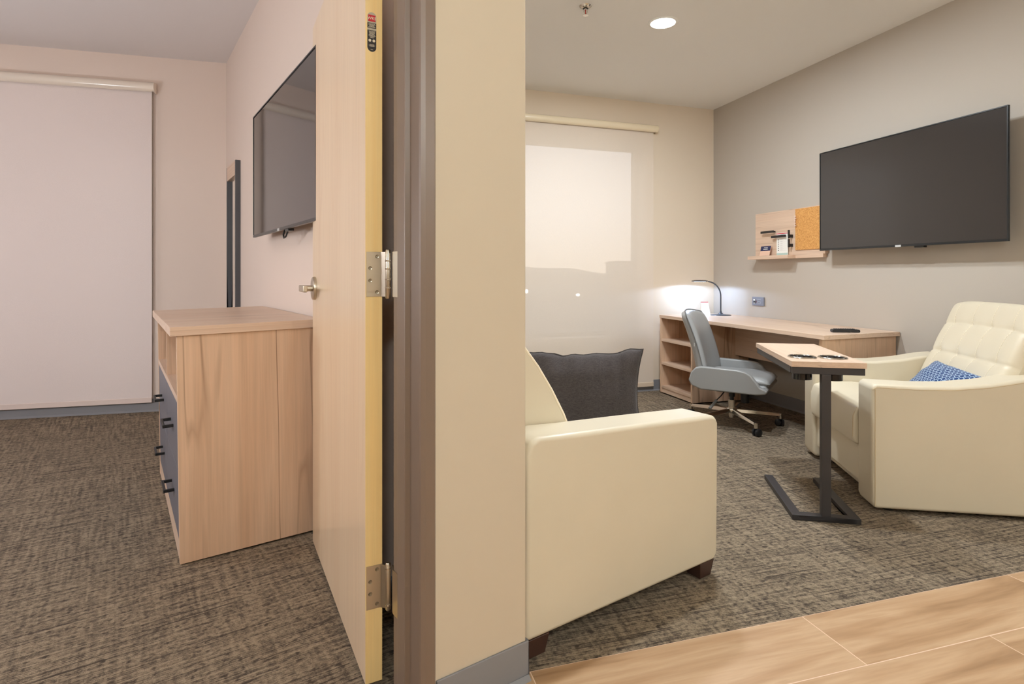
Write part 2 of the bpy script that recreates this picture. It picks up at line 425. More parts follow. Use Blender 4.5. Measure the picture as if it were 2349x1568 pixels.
wo_ = struct('window_1', win, plain('window_aluminium', (96, 92, 88), 0.4, 0.6), 'window behind the translucent roller shade', 'window', CORNER, TW)
g = MB(); g.box(WX0+fw, WX1-fw, 0.14, 0.146, WZ0+fw, WZ1-fw); g.build('glass_pane', M['glass'], wo_, smooth=False)
# --- TV wall (local x along it towards the camera, local y into the wall)
TWR = math.atan2(-0.99995, -0.01029)
w = MB(); w.box(-0.2, 7.3, 0, 0.2, 0, HL)
struct('wall_right', w, M['wall_greige'], 'greige wall that carries the large television and the desk', 'wall', CORNER, TWR)
w = MB(); w.box(0.0, 7.2, -0.006, 0, 0, 0.1); w.prism([(-0.016, 0.0), (-0.006, 0.012), (-0.006, 0.0)], 0, 7.2, 'x')
struct('baseboard_right', w, M['base'], 'grey baseboard along the greige wall under the desk', 'baseboard', CORNER, TWR)
# --- walls behind the camera
w = MB(); w.box(-3.4, 3.7, -2.4, -2.2, 0, HL); struct('wall_near', w, M['wall_beige'], 'beige wall behind the camera', 'wall')
w = MB(); w.box(-3.4, -3.2, -2.2, 0.28, 0, HL); struct('wall_left_hall', w, M['wall_beige'], 'beige wall left of the camera', 'wall')
# --- partition and doorway wall (frame of the angled walls)
w = MB(); w.box(0.737, 0.905, 1.40, 5.32, 0, HB)
struct('wall_middle', w, M['wall_bed'], 'partition wall between bedroom and the room with the desk', 'wall', rz=TH)
w = MB(); w.box(0.632, 0.905, 1.25, 1.40, 0, HB); w.box(-3.6, -0.43, 1.25, 1.40, 0, HB); w.box(-0.43, 0.632, 1.25, 1.40, 2.13, HB)
struct('wall_front', w, M['wall_strip'], 'cream wall strip right of the door frame', 'wall', rz=TH, bevel=0.004)
w = MB(); w.box(0.636, 0.911, 1.244, 1.25, 0, 0.1); w.box(0.905, 0.911, 1.25, 1.285, 0, 0.1)
w.prism([(1.230, 0.0), (1.244, 0.012), (1.244, 0.0)], 0.636, 0.911, 'x')
struct('baseboard_front', w, M['base'], 'grey baseboard on the cream wall strip', 'baseboard', rz=TH, bevel=0.002)
# --- bedroom walls
BW = Vector((-0.912, 5.165, 0)); TB = math.atan2(-0.035, 1.568)
w = MB(); w.box(-3.6, 0.14, 0, 0.2, 0, HB)
struct('wall_back_left', w, M['wall_bed'], 'pinkish bedroom wall behind the closed roller shade', 'wall', BW, TB)
w = MB(); w.box(-3.5, -0.02, -0.006, 0, 0, 0.1); w.prism([(-0.018, 0.0), (-0.006, 0.014), (-0.006, 0.0)], -3.5, -0.02, 'x')
struct('baseboard_back_left', w, M['base'], 'grey baseboard under the bedroom roller shade', 'baseboard', BW, TB)
w = MB(); w.box(-4.55, -4.35, 0.0, 5.5, 0, HB); struct('wall_left', w, M['wall_bed'], 'bedroom wall left of the picture', 'wall')
w = MB(); w.box(0.727, 0.737, 1.43, 5.10, 0, 0.1)
struct('baseboard_middle', w, M['base'], 'grey baseboard along the bedroom television wall', 'baseboard', rz=TH)

# --- hollow metal door frame
def frame_profile(s, face, wall_):                          # right jamb: outline in (d2, d1)
    return [(0.630, 1.25), (0.630, 1.240), (0.626, 1.236), (0.602, 1.236), (0.592, 1.241), (0.590, 1.248), (0.590, 1.298), (0.579, 1.302),
            (0.578, 1.306), (0.578, 1.346), (0.580, 1.351), (0.590, 1.354), (0.590, 1.398), (0.594, 1.402), (0.628, 1.402), (0.632, 1.398), (0.632, 1.25)]
fr = MB(); pr = frame_profile(0, 0, 0)
fr.prism(pr, 0, 2.13, 'z')
prl = [(0.21-(a-0.0), b) for a, b in pr]
fr.prism(prl, 0, 2.13, 'z')
fr.box(-0.38, 0.59, 1.236, 1.402, 2.08, 2.13)
struct('trim_1', fr, M['frame_metal'], 'taupe steel door frame beside the open maple door', 'door frame', rz=TH)
caulk = MB(); caulk.box(0.630, 0.6335, 1.2462, 1.2502, 0.1, 2.13)
struct('trim_2', caulk, M['white'], 'white caulk line between the taupe door frame and cream wall strip', 'trim', rz=TH)

# --- the open door
A0 = DP(1.451, 0.534); LT = DP(2.357, 0.649)
dv = (LT-A0); DWID = dv.length; DROT = math.atan2(dv.y, dv.x)
# local: x from hinge to latch, y = left normal; the visible big face is at y=0 side (towards -d2 = +y), thickness to -y
door = thing('door_1', 'open maple veneer door standing between bedroom and taupe frame', 'door', A0, DROT)
door['kind'] = 'structure'
m = MB(); m.box(0.0018, DWID, -0.044, 0, 0.012, 2.07); m.build('door_leaf', M['maple'], door, smooth=False)
m = MB(); m.box(0, 0.0018, -0.044, 0, 0.012, 2.07); tag(m.build('edge_band', M['maple_edge'], door, smooth=False), 'golden hinge-side edge of the door')
def hinge(zc, hh, bearing):
    h = MB()
    h.prism([(-0.002, -hh/2), (-0.046, -hh/2), (-0.046, hh/2), (-0.002, hh/2)], -0.0012, 0.0, 'x')
    ho = h.build('hinge', M['nickel'], door, smooth=False); ho.location = (-0.0005, 0, zc)
    # leaf outline is in local (y,z); the knuckle stands clear of the edge on the -y side
    k = MB(); ky = -0.056; kx = -0.014
    k.lathe([(0, -hh/2-0.006), (0.005, -hh/2-0.006), (0.0072, -hh/2-0.003), (0.0072, hh/2+0.003), (0.005, hh/2+0.006), (0, hh/2+0.006)], (kx, ky, 0), 20)
    k.build('knuckle', M['nickel'], ho)
    r = MB()
    for q in ((-0.30, -0.12, 0.12, 0.30) if bearing else (-0.42, 0.42)):
        r.lathe([(0.0073, q*hh-0.002), (0.0080, q*hh-0.002), (0.0080, q*hh+0.002), (0.0073, q*hh+0.002)], (kx, ky, 0), 20)
    r.build('bearing_ring', M['chrome'], ho)
    j = MB(); j.prism([(-0.0012-0.001, -0.046), (-0.0012-0.001, -0.040), (kx, ky+0.006), (kx-0.003, ky+0.004)], -hh/2, hh/2, 'z'); j.build('leaf_bend', M['nickel'], ho, smooth=False)
    for (yy, zz) in ((-0.030, 0.40), (-0.012, 0.14), (-0.012, -0.14), (-0.030, -0.40)):
        s = MB(); s.lathe([(0, -0.0030), (0.0022, -0.0028), (0.0024, -0.0020), (0.0048, -0.0028), (0.0052, -0.0014)], (0, 0, 0), 16, axis='x')
        so = s.build('screw', M['darkscrew'], ho); so.location = (0, yy, zz*hh)
    # the leaf screwed to the frame: in the frame's own directions
    fl_ = MB(); fl_.box(0.5875, 0.590, 1.356, 1.400, -hh/2, hh/2)
    fl_.prism([(0.5875, 1.400), (0.590, 1.400), (0.600, 1.418), (0.596, 1.424)], -hh/2, hh/2, 'z')
    fo = fl_.build('frame_leaf', M['nickel'], ho, smooth=False)
    fo.matrix_parent_inverse = (Matrix.Translation(A0) @ Matrix.Rotation(DROT, 4, 'Z') @ Matrix.Translation((-0.0005, 0, zc))).inverted()
    fo.rotation_euler = (0, 0, TH); fo.location = (0, 0, zc)
    return ho
tag(hinge(1.082, 0.117, True), 'upper satin hinge with bearing rings')
tag(hinge(0.262, 0.113, False), 'lower plain satin hinge')
# certificate label on the hinge edge
sg = thing('certificate_label', 'small oval fire-rating label with red square on the door edge', 'label')
sg.parent = door; sg.location = (-0.0006, -0.0165, 1.716)
for k_ in ('label', 'category'): 
    if k_ in sg: del sg[k_]
sg['label'] = 'rounded fire-rating label with red square'
def stadium(w_, h_, z0=-1e9, z1=1e9, n=14):
    r = w_/2; P = []
    for i in range(n+1):
        a = pi*i/n; P.append((r*math.cos(a), h_/2-r+r*math.sin(a)))
    for i in range(n+1):
        a = pi+pi*i/n; P.append((r*math.cos(a), -h_/2+r+r*math.sin(a)))
    out = [(x, min(max(z, z0), z1)) for x, z in P]
    return out
lw, lh = 0.0235, 0.103
def lab(poly, mat, nm, d): b = MB(); b.prism([(p[0], p[1]) for p in poly], -d, 0.0, 'x'); return b.build(nm, mat, sg, smooth=False)
lab(stadium(lw, lh), plain('label_silver', (188, 178, 158), 0.4), 'backing', 0.0003)
lab([(-.0104, 0.010), (-.0117, .010), (-.0117, 0.0235), (.0117, 0.0235), (.0117, .010), (.0104, .010)], plain('label_black', (38, 32, 30), 0.5), 'text_panel', 0.0005)
lab(stadium(lw*0.995, lh*0.997, -1, 0.0045), bpy.data.materials['label_black'], 'text_panel', 0.0005)
lab([(-.0095, .0275), (.0095, .0275), (.0095, .0445), (-.0095, .0445)], M['red'], 'emblem', 0.0006)
RX = (pi/2, 0, -pi/2)
cream = plain('label_cream_ink', (232, 220, 196), 0.6)
text_part('lettering', 'WKS', 0.0105, cream, sg, (-0.0009, 0, 0.0355), RX, bold=0.0001)
rows_ = [(.0212, .017), (.0190, .019), (.0168, .012), (.0146, .017), (.0124, .018), (.0018, .018), (-.0005, .014), (-.0028, .016), (-.0051, .013), (-.0074, .015), (-.0097, .019), (-.012, .014), (-.0148, .010), (-.033, .012), (-.0353, .016), (-.0376, .012), (-.0458, .006)]
for zz, ww in rows_:
    b = MB(); x = -ww/2
    while x < ww/2-0.001:
        l_ = random.uniform(0.0012, 0.0034); l_ = min(l_, ww/2-x); b.box(-0.0007, -0.0005, x, x+l_, zz-0.00055, zz+0.00055); x += l_+0.0006
    b.build('print_line', cream, sg, smooth=False)
for yy in (-0.0052, 0.0052):
    b = MB(); b.cyl((-0.0007, yy, -0.0225), (-0.0005, yy, -0.0225), 0.0036, n=20); b.build('seal_mark', cream, sg, smooth=False)
# lever handle on the bedroom face (local +y)
hd = thing('door_handle', None, None); hd.parent = door; hd.location = (DWID-0.065, 0, 1.028)
m = MB(); m.lathe([(0, 0), (0.045, 0), (0.0455, 0.003), (0.0445, 0.0105), (0.041, 0.0125), (0, 0.0125)], (0, 0, 0), 40, axis='y'); m.build('rose', M['nickel'], hd)
m = MB(); m.cyl((0, 0.0125, 0), (0, 0.046, 0), 0.0115, n=24); m.build('spindle', M['nickel'], hd)
m = MB(); m.box(-0.112, 0.014, 0.044, 0.060, -0.0125, 0.0125); m.build('lever', M['nickel'], hd, bevel=0.004)
hd['label'] = 'satin nickel lever handle'

# ================================================================== outside the window
ot = MB(); ot.box(-400, 500, 6, 420, -4.2, -4.0)
struct('ground_outside', ot, plain('dark_ground', (58, 52, 48), 0.9), 'dark ground outside the window', 'ground')
hm = MB()
prof = [(20, 16), (60, 13), (84, 11.2), (92, 10.0), (97, 9.2), (104, 9.0), (112, 9.3), (118, 9.1), (122, 8.2), (128, 6.2), (133, 5.2), (138, 4.7), (150, 4.0), (200, -1)]
n_ = len(prof)
vs = []; 
for k, (yy, s_) in enumerate(((250, 0.0), (285, 1.0), (330, 0.0))):
    for (x, z) in prof: vs.append((x*1.0+ (0 if k == 1 else random.uniform(-3, 3)), yy, -4.0+(z+4.0)*s_))
fs = [(k*n_+i, k*n_+i+1, (k+1)*n_+i+1, (k+1)*n_+i) for k in range(2) for i in range(n_-1)]
hm.add(vs, fs)
tag(hm.build('hill', plain('dusky_hill', (62, 54, 52), 0.95, var=0.1), None, subsurf=1), 'dim hill outline seen through the translucent shade', 'hill', kind='structure')
bd = MB(); bd.box(0, 14, 0, 10, 0, 6.95); bd.box(-0.2, 14.2, -0.2, 10.2, 6.95, 7.1)
bo = thing('neighbouring_building', 'flat-roofed building outline seen through the shade', 'building', (36.7, 74.7, -4.0), -0.35)
bd.build('wall_block', plain('dim_building', (66, 60, 60), 0.9), bo, smooth=False)
for i in range(5):
    bw_ = MB(); bw_.box(1.2+i*2.6, 2.6+i*2.6, -0.03, 0.0, 3.4, 5.0); bw_.build('window', M['glass'], bo, smooth=False)
for (px, lbl, loc, r) in ((0, 'small lit spot low in the shade beside the wall strip', (18.5, 58, -0.65), 0.24), (1, 'faint lit spot low in the middle of the shade', (25.2, 60, -1.15), 0.16)):
    s = thing('street_lamp', lbl, 'lamp', (loc[0], loc[1], -4.0))
    b = MB(); b.cyl((0, 0, 0), (0, 0, loc[2]+4.0), 0.05, n=8); b.build('pole', M['gunmetal'], s)
    b = MB(); b.lathe([(0, -r), (r*0.7, -r*0.7), (r, 0), (r*0.7, r*0.7), (0, r)], (0, 0, loc[2]+4.0), 12, sx=1.6 if px else 0.8); b.build('lamp_head', M['farlight'], s)

# ================================================================== roller shades
def roller(name, label, loc, rz, x0, x1, ztop, rad, zbot, fabric, inset, chain, back):
    """local x along the wall, y out of the room; hung on the wall at y=0"""
    t = thing(name, label, 'roller shade', loc, rz)
    c = MB(); pr = []
    for i in range(13):
        a = -pi/2+pi*i/12; pr.append((-0.045-rad*math.cos(a)*0.95, ztop-rad+rad*math.sin(a)))
    pr += [(-0.004, ztop), (-0.004, ztop-0.012), (-0.045, ztop-0.012), (-0.045, ztop-2*rad)]
    c.prism(pr, x0+0.008, x1-0.008, 'x'); c.build('cassette', M['blind_case'], t)
    for xx in (x0, x1-0.008):
        e_ = MB(); e_.prism([(p[0]*1.0-0.0015 if p[0] < -0.045 else p[0], p[1]) for p in pr[:13]]+[(-0.002, ztop+0.001), (-0.002, ztop-2*rad-0.004), (-0.03, ztop-2*rad-0.004)], xx, xx+0.008, 'x'); e_.build('end_cap', M['blind_case'], t)
    yb = -back
    f = MB(); f.grid(lambda u, v: (x0+inset+(x1-x0-2*inset)*u, yb-0.0015*math.sin(v*7+u*3), zbot+0.040+(ztop-rad-zbot-0.040)*v), 24, 40); f.build('fabric', fabric, t)
    b = MB(); b.box(x0+inset, x1-inset, yb-0.006, yb+0.006, zbot, zbot+0.040); b.build('hem_bar', fabric if back < 0 else M['hem'], t, bevel=0.003)
    if chain:
        ch = MB(); xc = x1-0.012; z1, z0 = ztop-2*rad, ztop-2*rad-1.75
        for dy in (-0.018, 0.006):
            zz = z1
            ch.tube([(xc, yb-0.02+dy, z1), (xc, yb-0.02+dy, z0)], 0.0013, 6)
            while zz > z0:
                ch.lathe([(0, -0.0024), (0.0024, 0), (0, 0.0024)], (xc, yb-0.02+dy, zz), 6); zz -= 0.012
        ch.tube([(xc, yb-0.038, z0), (xc, yb-0.032, z0-0.012), (xc, yb-0.024, z0-0.016), (xc, yb-0.016, z0-0.010), (xc, yb-0.014, z0)], 0.0014, 6)
        co = ch.build('bead_chain', plain('grey_bead_chain', (150, 142, 130), 0.4), t)
    return t
M['hem'] = plain('hem_cloth', (216, 198, 176), 0.7)
roller('roller_shade', 'translucent cream roller shade beside the desk with dusk sky showing through', CORNER, TW, -2.95, -0.664, 2.470, 0.033, 0.045, M['shade_living'], 0.030, False, 0.030)
M['blind_case'] = plain('white_enamel', (230, 220, 207), 0.22, coat=0.3)
M['hem'] = plain('hem_cloth_pale', (222, 206, 198), 0.7)
roller('roller_shade', 'closed pale roller shade in the bedroom with a bead chain', BW, TB, -2.55, -0.522, 2.592, 0.037, 0.075, M['shade_bed'], 0.026, True, 0.030)

# ================================================================== ceiling fixtures
dl = thing('downlight', 'lit round recessed downlight in the ceiling', 'ceiling light', (1.95, 3.25, HL))
m = MB(); m.lathe([(0.078, -0.0), (0.078, -0.006), (0.092, -0.004), (0.096, 0.0)], (0, 0, 0), 40); m.build('trim_ring', M['white'], dl)
m = MB(); m.lathe([(0, -0.016), (0.03, -0.0150), (0.055, -0.0115), (0.0775, -0.004), (0.0775, 0)], (0, 0, 0), 40); m.build('lens', M['lens'], dl)
sp = thing('fire_sprinkler', 'small chrome fire sprinkler in the ceiling left of the downlight', 'sprinkler', (1.385, 3.18, HL))
m = MB(); m.lathe([(0.017, -0.016), (0.020, -0.014), (0.036, -0.003), (0.037, 0), (0.017, 0)], (0, 0, 0), 32); m.build('escutcheon', M['chrome'], sp)
m = MB(); m.cyl((0, 0, 0), (0, 0, -0.026), 0.011, 0.010, 16); m.build('body', M['chrome'], sp)
m = MB()
for s_ in (-1, 1): m.tube([(s_*0.009, 0, -0.022), (s_*0.011, 0, -0.034), (s_*0.004, 0, -0.050), (0, 0, -0.054)], 0.0025, 8)
m.build('yoke', M['chrome'], sp)
m = MB(); m.cyl((0, 0, -0.024), (0, 0, -0.048), 0.003, n=10); tag(m.build('bulb', plain('red_glass_bulb', (170, 50, 40), 0.2), sp), 'red glass bulb')
m = MB(); m.lathe([(0, -0.054), (0.016, -0.056), (0.0165, -0.0575), (0, -0.0575)], (0, 0, 0), 20); m.build('deflector', M['chrome'], sp)
for nm, lc in (('carpeted', (1.66, 2.30)),):
    d2_ = thing('downlight', 'recessed downlight above the picture in the ceiling nearest the sofa', 'ceiling light', (lc[0], lc[1], HL))
    m = MB(); m.lathe([(0.078, 0), (0.078, -0.006), (0.092, -0.004), (0.096, 0)], (0, 0, 0), 32); m.build('trim_ring', M['white'], d2_)
    m = MB(); m.lathe([(0, -0.010), (0.0775, -0.004), (0.0775, 0)], (0, 0, 0), 32); m.build('lens', M['lens'], d2_)

# ================================================================== bedroom furniture
def dir_thing(name, label, cat, d1, d2, z=0, group=None): return thing(name, label, cat, DP(d1, d2, z), TH, group)
# dresser: local x = towards the wall (d2), local y = away from camera (d1)
dr = dir_thing('dresser', 'oak laminate dresser with slate grey drawers below the bedroom television', 'dresser', 2.452, 0.183)
dr.rotation_euler = (0, -0.013, TH)            # it leans a little on the carpet
DL, DD, DH = 1.22, 0.545, 0.888
m = MB(); m.box(0.010, DD, 0.006, 0.030, 0.004, DH-0.034); m.build('side_panel', M['wood_v'], dr, bevel=0.001)
m = MB(); m.box(0.010, DD, DL-0.030, DL-0.006, 0.004, DH-0.034); m.build('side_panel', M['wood_v'], dr, bevel=0.001)
m = MB(); m.box(-0.012, DD, -0.004, DL+0.004, DH-0.034, DH); m.build('top_panel', M['wood_x'], dr, bevel=0.0015)
m = MB(); m.box(0.011, DD, 0.03, DL-0.03, 0.600, 0.625); m.build('shelf', M['wood_y'], dr, smooth=False)
m = MB(); m.box(0.014, DD-0.02, DL/2-0.011, DL/2+0.011, 0.625, DH-0.034); m.build('divider', M['wood_v'], dr, smooth=False)
m = MB(); m.box(DD-0.02, DD, 0.03, DL-0.03, 0.08, DH-0.034); m.build('back_panel', M['wood_v'], dr, smooth=False)
m = MB(); m.box(0.012, 0.032, 0.03, DL-0.03, 0.004, 0.074); m.build('plinth', M['wood_y'], dr, smooth=False)
m = MB(); m.box(0.05, DD-0.03, DL/2-0.01, DL/2+0.01, 0.08, 0.60); m.build('divider', M['wood_v'], dr, smooth=False)
for ci, (y0, y1) in enumerate(((0.0315, DL/2-0.0015), (DL/2+0.0015, DL-0.0315))):
    for (z0, z1) in ((0.078, 0.336), (0.340, 0.597)):
        m = MB(); m.box(0.0125, 0.030, y0, y1, z0, z1); d_ = m.build('drawer', M['drawer'], dr, bevel=0.001)
        yc = (y0+y1)/2; zc = (z0+z1)/2
        h = MB()
        for s_ in (-1, 1): h.box(-0.022, 0.0125, yc+s_*0.064-0.005, yc+s_*0.064+0.005, zc-0.006, zc+0.006)
        h.box(-0.026, -0.017, yc-0.069, yc+0.069, zc-0.006, zc+0.006)
        h.build('handle', M['black'], d_, bevel=0.001)
# wall mirror
mi = dir_thing('wall_mirror', 'tall narrow framed mirror on the bedroom wall beyond the dresser', 'mirror', 4.535, 0.737, 0.45)
MW, MH = 0.405, 1.46
m = MB(); m.box(-0.034, 0, 0, 0.022, 0, MH); m.box(-0.034, 0, MW-0.022, MW, 0, MH); m.box(-0.034, 0, 0.022, MW-0.022, 0, 0.03); tag(m.build('frame', plain('dark_grey_frame', (76, 76, 80), 0.45), mi, bevel=0.001), 'dark grey side frame')
m = MB(); m.box(-0.034, 0, 0.022, MW-0.022, MH-0.105, MH-0.002); tag(m.build('top_panel', M['wood_y'], mi, smooth=False), 'oak panel above the glass')
m = MB(); m.box(-0.014, -0.002, 0.022, MW-0.022, 0.03, MH-0.105); m.build('mirror_glass', M['mirror'], mi, smooth=False)
# televisions: local x along the wall, -y into the room, z from the bottom edge
def television(name, label, loc, rz, wid, hgt, gap, thick, mat='screen'):
    t = thing(name, label, 'television', loc, rz)
    y1 = -gap; y0 = y1-thick
    m = MB(); m.box(0, wid, y0, y0+0.012, 0, hgt); m.box(wid*0.12, wid*0.88, y0+0.012, y1, hgt*0.08, hgt*0.85); cs = m.build('case', M['bezel'], t, bevel=0.002)
    m = MB(); m.box(0.008, wid-0.008, y0-0.0012, y0+0.001, 0.013, hgt-0.008); sc_ = m.build('screen', M[mat], t, smooth=False)
    m = MB(); b_ = 0.007
    m.box(0, wid, y0-0.004, y0, 0, 0.012); m.box(0, wid, y0-0.004, y0, hgt-b_, hgt); m.box(0, b_, y0-0.004, y0, 0.012, hgt-b_); m.box(wid-b_, wid, y0-0.004, y0, 0.012, hgt-b_)
    m.build('bezel', M['bezel'], t, bevel=0.001)
    m = MB(); m.box(wid*0.44, wid*0.56, y1, 0, hgt*0.3, hgt*0.62); m.box(wid*0.40, wid*0.60, -0.012, 0, hgt*0.25, hgt*0.7); m.build('wall_bracket', M['gunmetal'], t, smooth=False)
    m = MB(); m.box(wid*0.5-0.020, wid*0.5+0.020, y0-0.0055, y0-0.002, -0.002, 0.011); m.build('logo_plate', M['lightgrey'], t, bevel=0.001)
    m = MB(); m.box(wid*0.5+0.10, wid*0.5+0.16, y0+0.003, y0+0.03, -0.010, 0.002); m.build('sensor', M['bezel'], t, bevel=0.002)
    return t
# wall frame for the living TV: origin on the wall, x towards the camera, y into the wall
def wallpt(s_, z): return CORNER + Vector((-0.01029*s_, -0.99995*s_, z))
tv = television('television', 'large dark flat television on the greige wall above the desk', wallpt(1.445, 1.256), TWR, 1.245, 0.708, 0.075, 0.045)
# bedroom TV: local x runs along -D1 so that -y points to the bedroom
DB = TH - pi/2
tb_ = television('television', 'flat television on the bedroom wall half hidden by the door', DP(3.53, 0.737, 1.293), DB, 1.25, 0.685, 0.050, 0.045, 'screen_bed')
m = MB(); m.tube([(0.635, -0.07, 0.01), (0.635, -0.078, -0.02), (0.66, -0.082, -0.036), (0.69, -0.08, -0.032), (0.705, -0.075, -0.01), (0.705, -0.07, 0.01)], 0.004, 8)
m.build('cable_loop', M['cable'], tb_)

# ================================================================== desk
DX, DZ = 2.776, 0.715
dk = thing('desk', 'long oak laminate desk with open shelves against the greige wall', 'desk', (0, 0, 0))
m = MB(); m.prism([(DX, 4.69), (DX, 2.80), (3.429, 2.85), (3.452, 4.69)], DZ-0.027, DZ); m.build('desktop', M['wood_y'], dk, bevel=0.0015)
PY0, PY1, PX1 = 4.175, 4.685, 3.335
m = MB(); m.box(DX+0.004, PX1, PY0, PY0+0.022, 0.012, DZ-0.027); m.build('side_panel', M['wood_v'], dk, bevel=0.001)
m = MB(); m.box(DX+0.004, PX1, PY1-0.022, PY1, 0.012, DZ-0.027); m.build('side_panel', M['wood_v'], dk, bevel=0.001)
m = MB(); m.box(DX+0.30, DX+0.315, PY0+0.022, PY1-0.022, 0.06, DZ-0.027); m.build('back_panel', M['wood_v'], dk, smooth=False)
for zz in (0.062, 0.275, 0.487):
    m = MB(); m.box(DX+0.006, DX+0.30, PY0+0.022, PY1-0.022, zz-0.01, zz+0.012); m.build('shelf', M['wood_y'], dk, bevel=0.001)
m = MB(); m.box(DX+0.010, DX+0.028, PY0+0.022, PY1-0.022, 0.012, 0.054); m.build('plinth', M['wood_y'], dk, smooth=False)
m = MB(); m.box(3.20, 3.22, 2.892, PY0, 0.40, DZ-0.027); m.build('modesty_panel', M['wood_y'], dk, bevel=0.001)
m = MB(); m.prism([(DX+0.024, 2.838), (3.425, 2.874), (3.425, 2.900), (DX+0.024, 2.864)], 0.006, DZ-0.027); m.build('side_panel', wood('oak_laminate_end_panel', (216, 184, 156), (206, 171, 142), (136, 104, 80), 'z', 0.42, shift=(1.3, 0.2, 0)), dk, bevel=0.001)
m = MB(); m.lathe([(0, 0), (0.012, 0), (0.012, -0.003), (0, -0.003)], (DX+0.297, 4.60, 0.63), 14, axis='x'); tag(m.build('grommet', plain('hole_plug', (120, 92, 72), 0.6), dk), 'round hole cap')

# desk lamp
LC = Vector((3.272, 4.47, DZ))
lp = thing('desk_lamp', 'slim dark grey gooseneck desk lamp lit on the far end of the desk', 'lamp', LC, 0)
mt = plain('lamp_grey', (60, 64, 72), 0.4)
m = MB(); m.lathe([(0, 0.024), (0.016, 0.022), (0.022, 0.014), (0.055, 0.009), (0.088, 0.006), (0.091, 0.003), (0.089, 0), (0, 0)], (0, 0, 0), 40); m.build('base', mt, lp)
hdv = Vector((-0.62, 0.62, 0)).normalized()      # the neck bends towards the window
sv = Vector((0.02, 0.0, 0))
pts = []
for i in range(15):
    a = i/14
    if a < 0.45: p = Vector((0.0, 0.0, 0.02+a/0.45*0.155))
    else:
        b = (a-0.45)/0.55*pi/2*0.96; p = hdv*(0.115*(1-math.cos(b))) + Vector((0, 0, 0.175+0.130*math.sin(b)))
    pts.append(p)
m = MB(); m.tube([(0, 0, 0.008), (0, 0, 0.02)]+pts[1:], [0.016, 0.011]+[0.0062]*(len(pts)-1), 12); m.build('gooseneck', mt, lp)
hc = pts[-1]+hdv*0.075+Vector((0, 0, 0.004))
m = MB(); m.lathe([(0, 0.011), (0.05, 0.009), (0.072, 0.004), (0.075, 0.0), (0.070, -0.004), (0.058, -0.003), (0, -0.003)], hc, 40); m.build('lamp_head', mt, lp)
m = MB(); m.lathe([(0, -0.0075), (0.045, -0.007), (0.056, -0.0035), (0, -0.0035)], hc, 32); tag(m.build('diffuser', M['led'], lp), 'glowing white diffuser')
lo = lamp('desk_lamp_glow', 'SPOT', (LC.x+hc.x, LC.y+hc.y, LC.z+hc.z-0.012), 8.5, (0.62, 0.90, 1.4), 0.03, spot=math.radians(172)); lo.data.spot_blend = 0.12

# tent card
tcd = thing('tent_card', 'small white tent card with a red top edge beside the desk lamp', 'card', (3.175, 4.575, DZ), -0.25)
m = MB(); m.prism([(-0.038, 0.0), (-0.003, 0.118), (0.003, 0.118), (0.038, 0.0), (0.0365, 0.0), (0.002, 0.115), (-0.002, 0.115), (-0.0365, 0.0)], -0.042, 0.042, 'x')
# taper the card towards its top
for i, v in enumerate(m.v): m.v[i] = (v[0]*(1-0.22*v[2]/0.118), v[1], v[2])
m.build('card_sheet', M['white'], tcd, smooth=False)
m = MB(); m.box(-0.033, 0.033, -0.0045, 0.0045, 0.110, 0.1195); m.build('red_band', M['red'], tcd, smooth=False)
m = MB()
for k, ww in enumerate((.03, .045, .04)): m.add([(-ww/2, -0.0365+0.3*(0.03+k*0.02)-0.0006, 0.03+k*0.02), (ww/2, -0.0365+0.3*(0.03+k*0.02)-0.0006, 0.03+k*0.02), (ww/2, -0.0365+0.3*(0.033+k*0.02)-0.0006, 0.033+k*0.02), (-ww/2, -0.0365+0.3*(0.033+k*0.02)-0.0006, 0.033+k*0.02)], [(0, 1, 2, 3)])
m.build('print_line', M['teal'], tcd, smooth=False)
# remote control
rm = thing('remote_control', 'black remote control on the near end of the desk', 'remote control', (3.065, 2.925, DZ), -0.40)
m = MB(); pr = [(-0.082, 0.004), (-0.078, 0.0), (-0.01, 0.0), (0.0, 0.003), (0.02, 0.003), (0.03, 0.0), (0.078, 0.0), (0.083, 0.005), (0.083, 0.013), (0.078, 0.019), (0.02, 0.020), (-0.04, 0.022), (-0.078, 0.020), (-0.083, 0.014)]
m.prism(pr, -0.021, 0.021, 'y'); m.build('body', M['black'], rm, bevel=0.004)
m = MB()
for i in range(9):
    for j in range(3): m.cyl((-0.062+i*0.014, -0.012+j*0.012, 0.020), (-0.062+i*0.014, -0.012+j*0.012, 0.0235), 0.0036, n=10)
bts = m.build('button_pad', plain('dark_rubber', (52, 52, 58), 0.6), rm)
# wall outlet
ou = thing('wall_outlet', 'square grey power and charging outlet on the wall beside the desk lamp', 'outlet', wallpt(0.572, 0.815), TWR)
m = MB(); m.box(0, 0.148, -0.012, 0, 0, 0.074); m.build('cover_plate', M['outlet'], ou, bevel=0.002)
m = MB(); m.box(0.020, 0.046, -0.014, -0.010, 0.018, 0.056); m.build('charging_port', plain('outlet_dark', (30, 30, 34), 0.4), ou, bevel=0.001)
m = MB(); m.box(0.022, 0.044, -0.0155, -0.013, 0.042, 0.054); m.box(0.026, 0.038, -0.0155, -0.013, 0.018, 0.024); m.build('port_label', M['white'], ou, smooth=False)
m = MB(); m.box(0.052, 0.060, -0.0135, -0.011, 0.026, 0.044); m.build('switch', plain('outlet_red', (96, 44, 50), 0.5), ou, smooth=False)
m = MB(); m.box(0.068, 0.118, -0.0135, -0.011, 0.018, 0.056); so_ = m.build('socket', plain('socket_grey', (138, 140, 150), 0.45), ou, bevel=0.001)
m = MB()
for (a, b, c, d) in ((.074, .077, .038, .048), (.088, .096, .040, .048), (.107, .110, .038, .048), (.080, .086, .025, .031), (.098, .104, .025, .031)): m.box(a, b, -0.0142, -0.0132, c, d)
